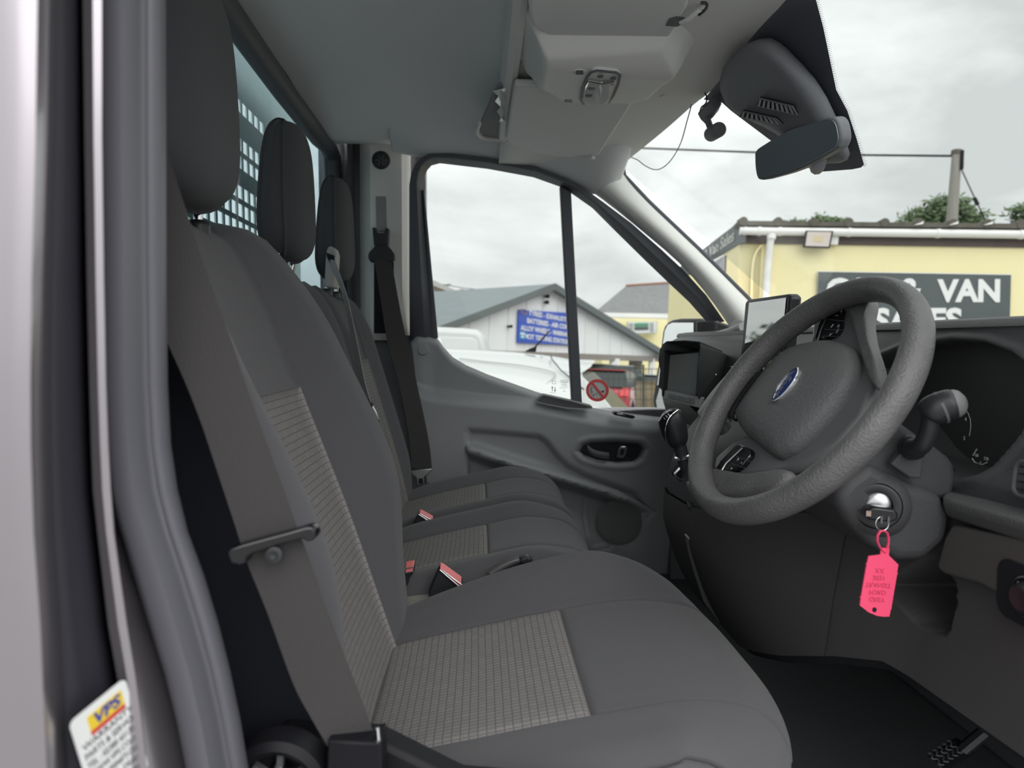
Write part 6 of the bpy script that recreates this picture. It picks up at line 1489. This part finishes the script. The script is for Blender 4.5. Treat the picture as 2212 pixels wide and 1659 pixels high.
for nm, px, py, s_ in (('flood_lamp', 1183, 640, 0.13), ('flood_lamp', 1182, 653, 0.13), ('wall_box', 1104, 705, 0.1)):
    p = GW(px, py, 0.15); one(nm, join(box(p, (s_, s_, s_ * 0.9)), tube([p, p - gn * 0.2], 0.04, 6)), M_BLACKM, {640: 'upper black floodlight below the garage gable peak', 653: 'lower black floodlight below the garage gable peak', 705: 'small dark box on the garage wall beside the blue sign'}[py], 'light' if nm == 'flood_lamp' else 'box', street=True, bevel=0.02)
# roller shutter below the canopy
rs_ = thing('roller_shutter', GW(1373, 885, -1.0), 'dark ribbed roller shutter under the garage canopy', 'shutter', street=True)
s0_, s1__ = GW(1361, 776, -1.0), GW(1386, 778, -1.0)
for k in range(16):
    z = s0_.z - 0.09 - k * 0.125
    a, b = Vector((s0_.x, s0_.y, z)), Vector((s1__.x, s1__.y, z))
    mk('slat', tube([a, b], 0.066, 6), mat('shutter_dark', (0.11, 0.11, 0.115), 0.6), rs_)

# ------------------------------------------------------------------ houses
M_SLATE = mat('slate_roof', (0.24, 0.245, 0.25), 0.8, bump=0.3, bscale=8, var=0.2, vscale=4)
hs_ = thing('slate_house', OP(1400, 860, 34), 'yellow house with grey slate hip roof behind the garage', 'house', street=True)
H = lambda px, py, d=34: OP(px, py, d)
mk('roof', prism([H(1283, 676), H(1352, 618, 36), H(1500, 608, 36), H(1560, 690)], (0, 2.5, 0)), M_SLATE, hs_, smooth=False)
mk('ridge_tiles', tube([H(1352, 617, 36), H(1500, 607, 36)], 0.06, 8), mat('ridge_red', (0.35, 0.16, 0.11), 0.8), hs_)
mk('eave_board', prism([H(1292, 675), H(1545, 680), H(1545, 692), H(1292, 686)], (0, 0.3, 0)), M_UPVC, hs_, smooth=False)
mk('wall', prism([H(1300, 684), H(1545, 690), H(1545, 900), H(1300, 900)], (0, 3, 0)), M_YEL, hs_, smooth=False)
wn2 = mk('window', prism([H(1312, 692), H(1336, 693), H(1335, 712), H(1311, 711)], (0, -0.08, 0)), M_UPVC, hs_, smooth=False)
mk('pane', prism([H(1314, 694, 33.9), H(1334, 695, 33.9), H(1333, 710, 33.9), H(1313, 709, 33.9)], (0, -0.04, 0)), MATS['window_dark'], wn2, smooth=False)
hb2 = thing('house_sign', H(1390, 722, 33.5), 'white boxed sign with green lettering on the yellow house', 'sign', street=True)
mk('sign_box', prism([H(1355, 694, 33.5), H(1421, 693, 33.5), H(1420, 721, 33.5), H(1354, 723, 33.5)], (0, 0.2, 0)), mat('sign_cream', (0.62, 0.64, 0.52), 0.6), hb2, smooth=False)
mk('sign_face', prism([H(1358, 697, 33.45), H(1416, 696, 33.45), H(1415, 718, 33.45), H(1357, 720, 33.45)], (0, 0.04, 0)), M_WHITE, hb2, smooth=False)
mk('green_panel', prism([H(1371, 698, 33.4), H(1401, 697.5, 33.4), H(1401, 705, 33.4), H(1371, 705.5, 33.4)], (0, 0.03, 0)), mat('sign_green', (0.10, 0.30, 0.18), 0.6), hb2, smooth=False)
mk('dark_panel', prism([H(1371, 707, 33.4), H(1401, 706.5, 33.4), H(1401, 712, 33.4), H(1371, 712.5, 33.4)], (0, 0.03, 0)), M_SIGN, hb2, smooth=False)
for k in range(4):
    mk('sign_text_line', prism([H(1359, 699 + k * 5, 33.4), H(1368, 699 + k * 5, 33.4), H(1368, 700.5 + k * 5, 33.4), H(1359, 700.5 + k * 5, 33.4)], (0, 0.02, 0)), M_SIGN, hb2, smooth=False)
    mk('sign_text_line', prism([H(1404, 698 + k * 5, 33.4), H(1413, 698 + k * 5, 33.4), H(1413, 699.5 + k * 5, 33.4), H(1404, 699.5 + k * 5, 33.4)], (0, 0.02, 0)), M_SIGN, hb2, smooth=False)
h2 = thing('brick_chimney_house', OP(960, 800, 42), 'pale gabled house with red brick chimney behind the garage roof', 'house', street=True)
H2 = lambda px, py: OP(px, py, 42)
mk('gable_wall', prism([Vector((H2(880, 660).x, 42, -2.6)), H2(880, 640), H2(935, 612), H2(992, 641), Vector((H2(992, 660).x, 42, -2.6))], (0, 3, 0)), mat('beige_render', (0.42, 0.38, 0.30), 0.85), h2, smooth=False)
mk('roof', prism([H2(925, 614), H2(936, 607), H2(1040, 655), H2(1030, 657)], (0, -0.6, 0)), mat('pale_roof', (0.45, 0.44, 0.42), 0.8), h2, smooth=False)
ch = mk('chimney', prism([H2(994, 644), H2(994, 631), H2(1004, 631), H2(1004, 644)], (0, -0.5, 0)), mat('red_brick', (0.33, 0.15, 0.12), 0.9), h2, smooth=False)
for px in (996, 1000):
    mk('chimney_pot', tube([H2(px, 631), H2(px, 625)], 0.09, 8), MATS['red_brick'], ch)
mk('roof_aerial', join(tube([H2(965, 640), H2(966, 614)], 0.03, 5), tube([H2(958, 617), H2(974, 614)], 0.025, 5)), M_BLACKM, h2)
one('telephone_line', tube([OP(850, 606, 42.2), OP(936, 611, 42.2), OP(1000, 622, 41), OP(1060, 628, 41)], 0.02, 5), M_BLACKM, 'faint telephone line above the pale gabled house', 'wire', street=True)

# ------------------------------------------------------------------ vehicles in the yard
M_WPAINT = mat('white_car_paint', (0.62, 0.64, 0.635), 0.25, spec=0.5, coat=0.7)
M_CGLASS = mat('car_glass', (0.06, 0.07, 0.07), 0.3, spec=0.3)
fv = thing('white_hatchback', OP(1100, 1020, 5.8), 'white panelled hatchback parked beside the van with a roof aerial', 'car', street=True)
cols_ = [(700, 768, 790, 905), (820, 757, 776, 890), (900, 752, 771, 885), (960, 752, 772, 885), (1010, 754, 776, 885), (1060, 757, 781, 887), (1110, 760, 786, 889), (1160, 765, 793, 891), (1205, 771, 801, 893), (1240, 778, 809, 895), (1258, 786, 815, 896)]
rg = []
for px, c_, e_, b_ in cols_:
    rg.append([OP(px, e_ + 10, 7.1), OP(px, e_ - 8, 6.95), OP(px, c_ + 2, 6.6), OP(px, c_, 6.2), OP(px, (c_ * .65 + e_ * .35), 5.86), OP(px, e_, 5.70), OP(px, e_ + 10, 5.64), OP(px, e_ * .5 + b_ * .5, 5.54), OP(px, b_, 5.44), OP(px, b_ + 150, 5.42)])
mk('body_shell', loft(rg, cap=False, closed=False), M_WPAINT, fv, angle=60)
Q_ = lambda *a: OP(*a)
mk('quarter_panel', prism([Q_(1240, 806, 5.72), Q_(1258, 812, 5.70), Q_(1296, 850, 5.62), Q_(1330, 890, 5.56), Q_(1346, 960, 5.54), Q_(1346, 1080, 5.54), Q_(1180, 1080, 5.44), Q_(1180, 892, 5.45), Q_(1236, 896, 5.46)], (0, 0.05, 0)), M_WPAINT, fv, bevel=0.01)
mk('tailgate', prism([Q_(1330, 889, 5.57), Q_(1352, 881, 6.2), Q_(1362, 884, 6.9), Q_(1385, 960, 6.95), Q_(1374, 962, 6.2), Q_(1346, 962, 5.55)], (0, 0.02, -0.35)), M_WPAINT, fv)
mk('rear_window', prism([Q_(1258, 811, 5.71), Q_(1272, 802, 6.2), Q_(1284, 804, 6.85), Q_(1362, 884, 6.9), Q_(1352, 881, 6.2), Q_(1330, 889, 5.57)], (0.0, 0.01, -0.02)), M_CGLASS, fv)
mk('rear_spoiler', prism([Q_(1165, 768, 6.0), Q_(1283, 784, 6.2), Q_(1279, 792, 6.0), Q_(1256, 808, 5.70), Q_(1205, 801, 5.70)], (0, 0.8, 0.02)), M_WPAINT, fv, bevel=0.02)
mk('panel_crease', tube(smooth_path([OP(992, 774, 5.66), OP(1050, 781, 5.66), OP(1110, 787, 5.65), OP(1160, 795, 5.64), OP(1193, 803, 5.63), OP(1200, 810, 5.62), OP(1190, 822, 5.60), OP(1170, 836, 5.57), OP(1140, 852, 5.55)], 4), 0.006, 6), mat('crease_grey', (0.50, 0.52, 0.51), 0.4), fv)
mk('tailgate_seam', tube([OP(1190, 769, 5.92), OP(1192, 776, 5.80), OP(1212, 800, 5.66), OP(1232, 816, 5.62), OP(1262, 842, 5.58)], 0.006, 6), M_RUBBER, fv)
ant = mk('aerial_base', prism([OP(1133, 759, 6.15), OP(1146, 752, 6.15), OP(1160, 747, 6.15), OP(1158, 760, 6.15)], (0, 0.06, 0)), M_BLACKM, fv, bevel=0.01)
mk('aerial_rod', tube([OP(1154, 752, 6.18), OP(1186, 716, 6.2)], 0.008, 6), M_BLACKM, ant)
for px in (840, 1230):
    mk('wheel', lathe([(0.0, 0.10), (0.2, 0.11), (0.30, 0.10), (0.31, 0.0)], OP(px, 1120, 5.5) + Vector((0, 0.1, 0)), (0, -1, 0), 24), M_BLACKM, fv)
wv = thing('white_van', OP(990, 830, 9.5), 'white van with rounded roof parked behind the hatchback', 'van', street=True)
wo = [(820, 700), (940, 705), (1000, 708), (1030, 711), (1042, 718), (1048, 730), (1054, 755), (1060, 960), (820, 960)]
mk('body_shell', prism([OP(px, py, 9.5) for px, py in wo], (0, 1.8, 0)), M_WPAINT, wv, bevel=0.08, seg=4)
mk('side_panel', prism([OP(px, py, 9.49) for px, py in [(850, 726), (945, 727), (1020, 730), (1030, 736), (1034, 756), (1034, 800), (850, 800)]], (0, 0.02, 0)), mat('white_panel_shade', (0.70, 0.72, 0.71), 0.35), wv, bevel=0.01)

def small_car(label, px, py, d, L, col, cname, yaw, hgt=1.45, rear=True):
    """car whose roof centre is seen at the pixel"""
    c = OP(px, py, d); M = Matrix.Translation(Vector((c.x, c.y, c.z - hgt))) @ Matrix.Rotation(yaw, 4, 'Z')
    t = thing('parked_car', Vector((c.x, c.y, c.z - hgt)), label, 'car', 'cars parked beyond the fence', street=True)
    W_ = 1.72
    prof = [(-L / 2, 0.35), (-L / 2 + 0.02, 0.75), (-L / 2 + 0.12, 0.92), (-L * .26, 0.98), (L * .28, 0.96), (L / 2 - 0.12, 0.82), (L / 2, 0.6), (L / 2, 0.35)]
    m = mat('car_paint_' + cname, col, 0.25, coat=0.7)
    mk('body', prism([M @ Vector((x, -W_ / 2, z)) for x, z in prof], M.to_3x3() @ Vector((0, W_, 0))), m, t, bevel=0.05, seg=3)
    cab = [(-L * .44, 0.95), (-L * .36, hgt - 0.06), (-L * .2, hgt), (L * .08, hgt - 0.02), (L * .28, 0.95)]
    mk('cabin_glass', loft([[M @ Vector((x, s * (W_ / 2 - (0.05 if z < 1 else 0.22)), z)) for x, z in cab] for s in (-1, 1)]), M_CGLASS, t, bevel=0.03)
    mk('roof', prism([M @ Vector((x, y, hgt - 0.02)) for x, y in ((-L * .37, -.62), (L * .10, -.60), (L * .10, .60), (-L * .37, .62))], (0, 0, 0.035)), m, t, bevel=0.03)
    for x in (-L * .31, L * .31):
        for s in (-1, 1):
            mk('wheel', lathe([(0.0, 0.02), (0.2, 0.03), (0.31, 0.0), (0.31, -0.18)], M @ Vector((x, s * W_ / 2, 0.31)), M.to_3x3() @ Vector((0, s, 0)), 16), M_BLACKM, t)
    for s in (-1, 1):
        mk('tail_lamp', prism([M @ Vector((-L / 2 - 0.005, s * (W_ / 2 - 0.28), 0.72)), M @ Vector((-L / 2 - 0.005, s * (W_ / 2 - 0.03), 0.72)), M @ Vector((-L / 2 + 0.06, s * (W_ / 2 - 0.03), 0.95)), M @ Vector((-L / 2 + 0.06, s * (W_ / 2 - 0.2), 0.95))], M.to_3x3() @ Vector((-0.02, 0, 0))), M_SRED, t, smooth=False)
    mk('number_plate', prism([M @ Vector((-L / 2 - 0.01, s, z)) for s, z in ((-.26, .6), (.26, .6), (.26, .71), (-.26, .71))], M.to_3x3() @ Vector((-0.01, 0, 0))), MATS['sticker_yellow'], t, smooth=False)
    return t
small_car('red hatchback seen through the wire fence', 1322, 802, 21.5, 3.9, (0.45, 0.02, 0.04), 'red', math.radians(72))
small_car('silver car behind the red hatchback under the canopy', 1335, 790, 27.5, 4.2, (0.55, 0.57, 0.58), 'silver', math.radians(15))
small_car('pale blue car parked beyond the shutter', 1420, 812, 24, 4.0, (0.62, 0.68, 0.70), 'pale', math.radians(85))

# ------------------------------------------------------------------ wire fence
wf = thing('wire_fence', OP(1350, 905, 9.6), 'dark green welded wire fence behind the parked hatchback', 'fence', street=True)
M_WIRE = mat('fence_green', (0.05, 0.07, 0.06), 0.6)
fx0, fx1, fd0, fd1 = 1220, 1560, 10.2, 9.2
def FP(t, py): return OP(fx0 + (fx1 - fx0) * t, py, fd0 + (fd1 - fd0) * t)
wires = []
for k in range(30):
    t = k / 29; wires.append(tube([FP(t, 795), FP(t, 905)], 0.004, 4))
for py in (796, 818, 840, 862, 884, 904):
    wires.append(tube([FP(0, py), FP(1, py + 2)], 0.004, 4))
ww = mk('welded_mesh', join(*wires), M_WIRE, wf, smooth=False)
for t in (0.02, 0.5, 0.98):
    mk('fence_post', tube([FP(t, 788), FP(t, 915)], 0.014, 8), M_WIRE, wf)
pt = one('garden_urn', lathe([(0.12, 0.0), (0.16, 0.1), (0.20, 0.30), (0.17, 0.45), (0.21, 0.5), (0.0, 0.48)], OP(1395, 892, 11), (0, 0, 1), 18), mat('stone_tan', (0.33, 0.27, 0.20), 0.9, var=0.3, vscale=12), 'tan stone urn standing behind the wire fence', 'urn', street=True)
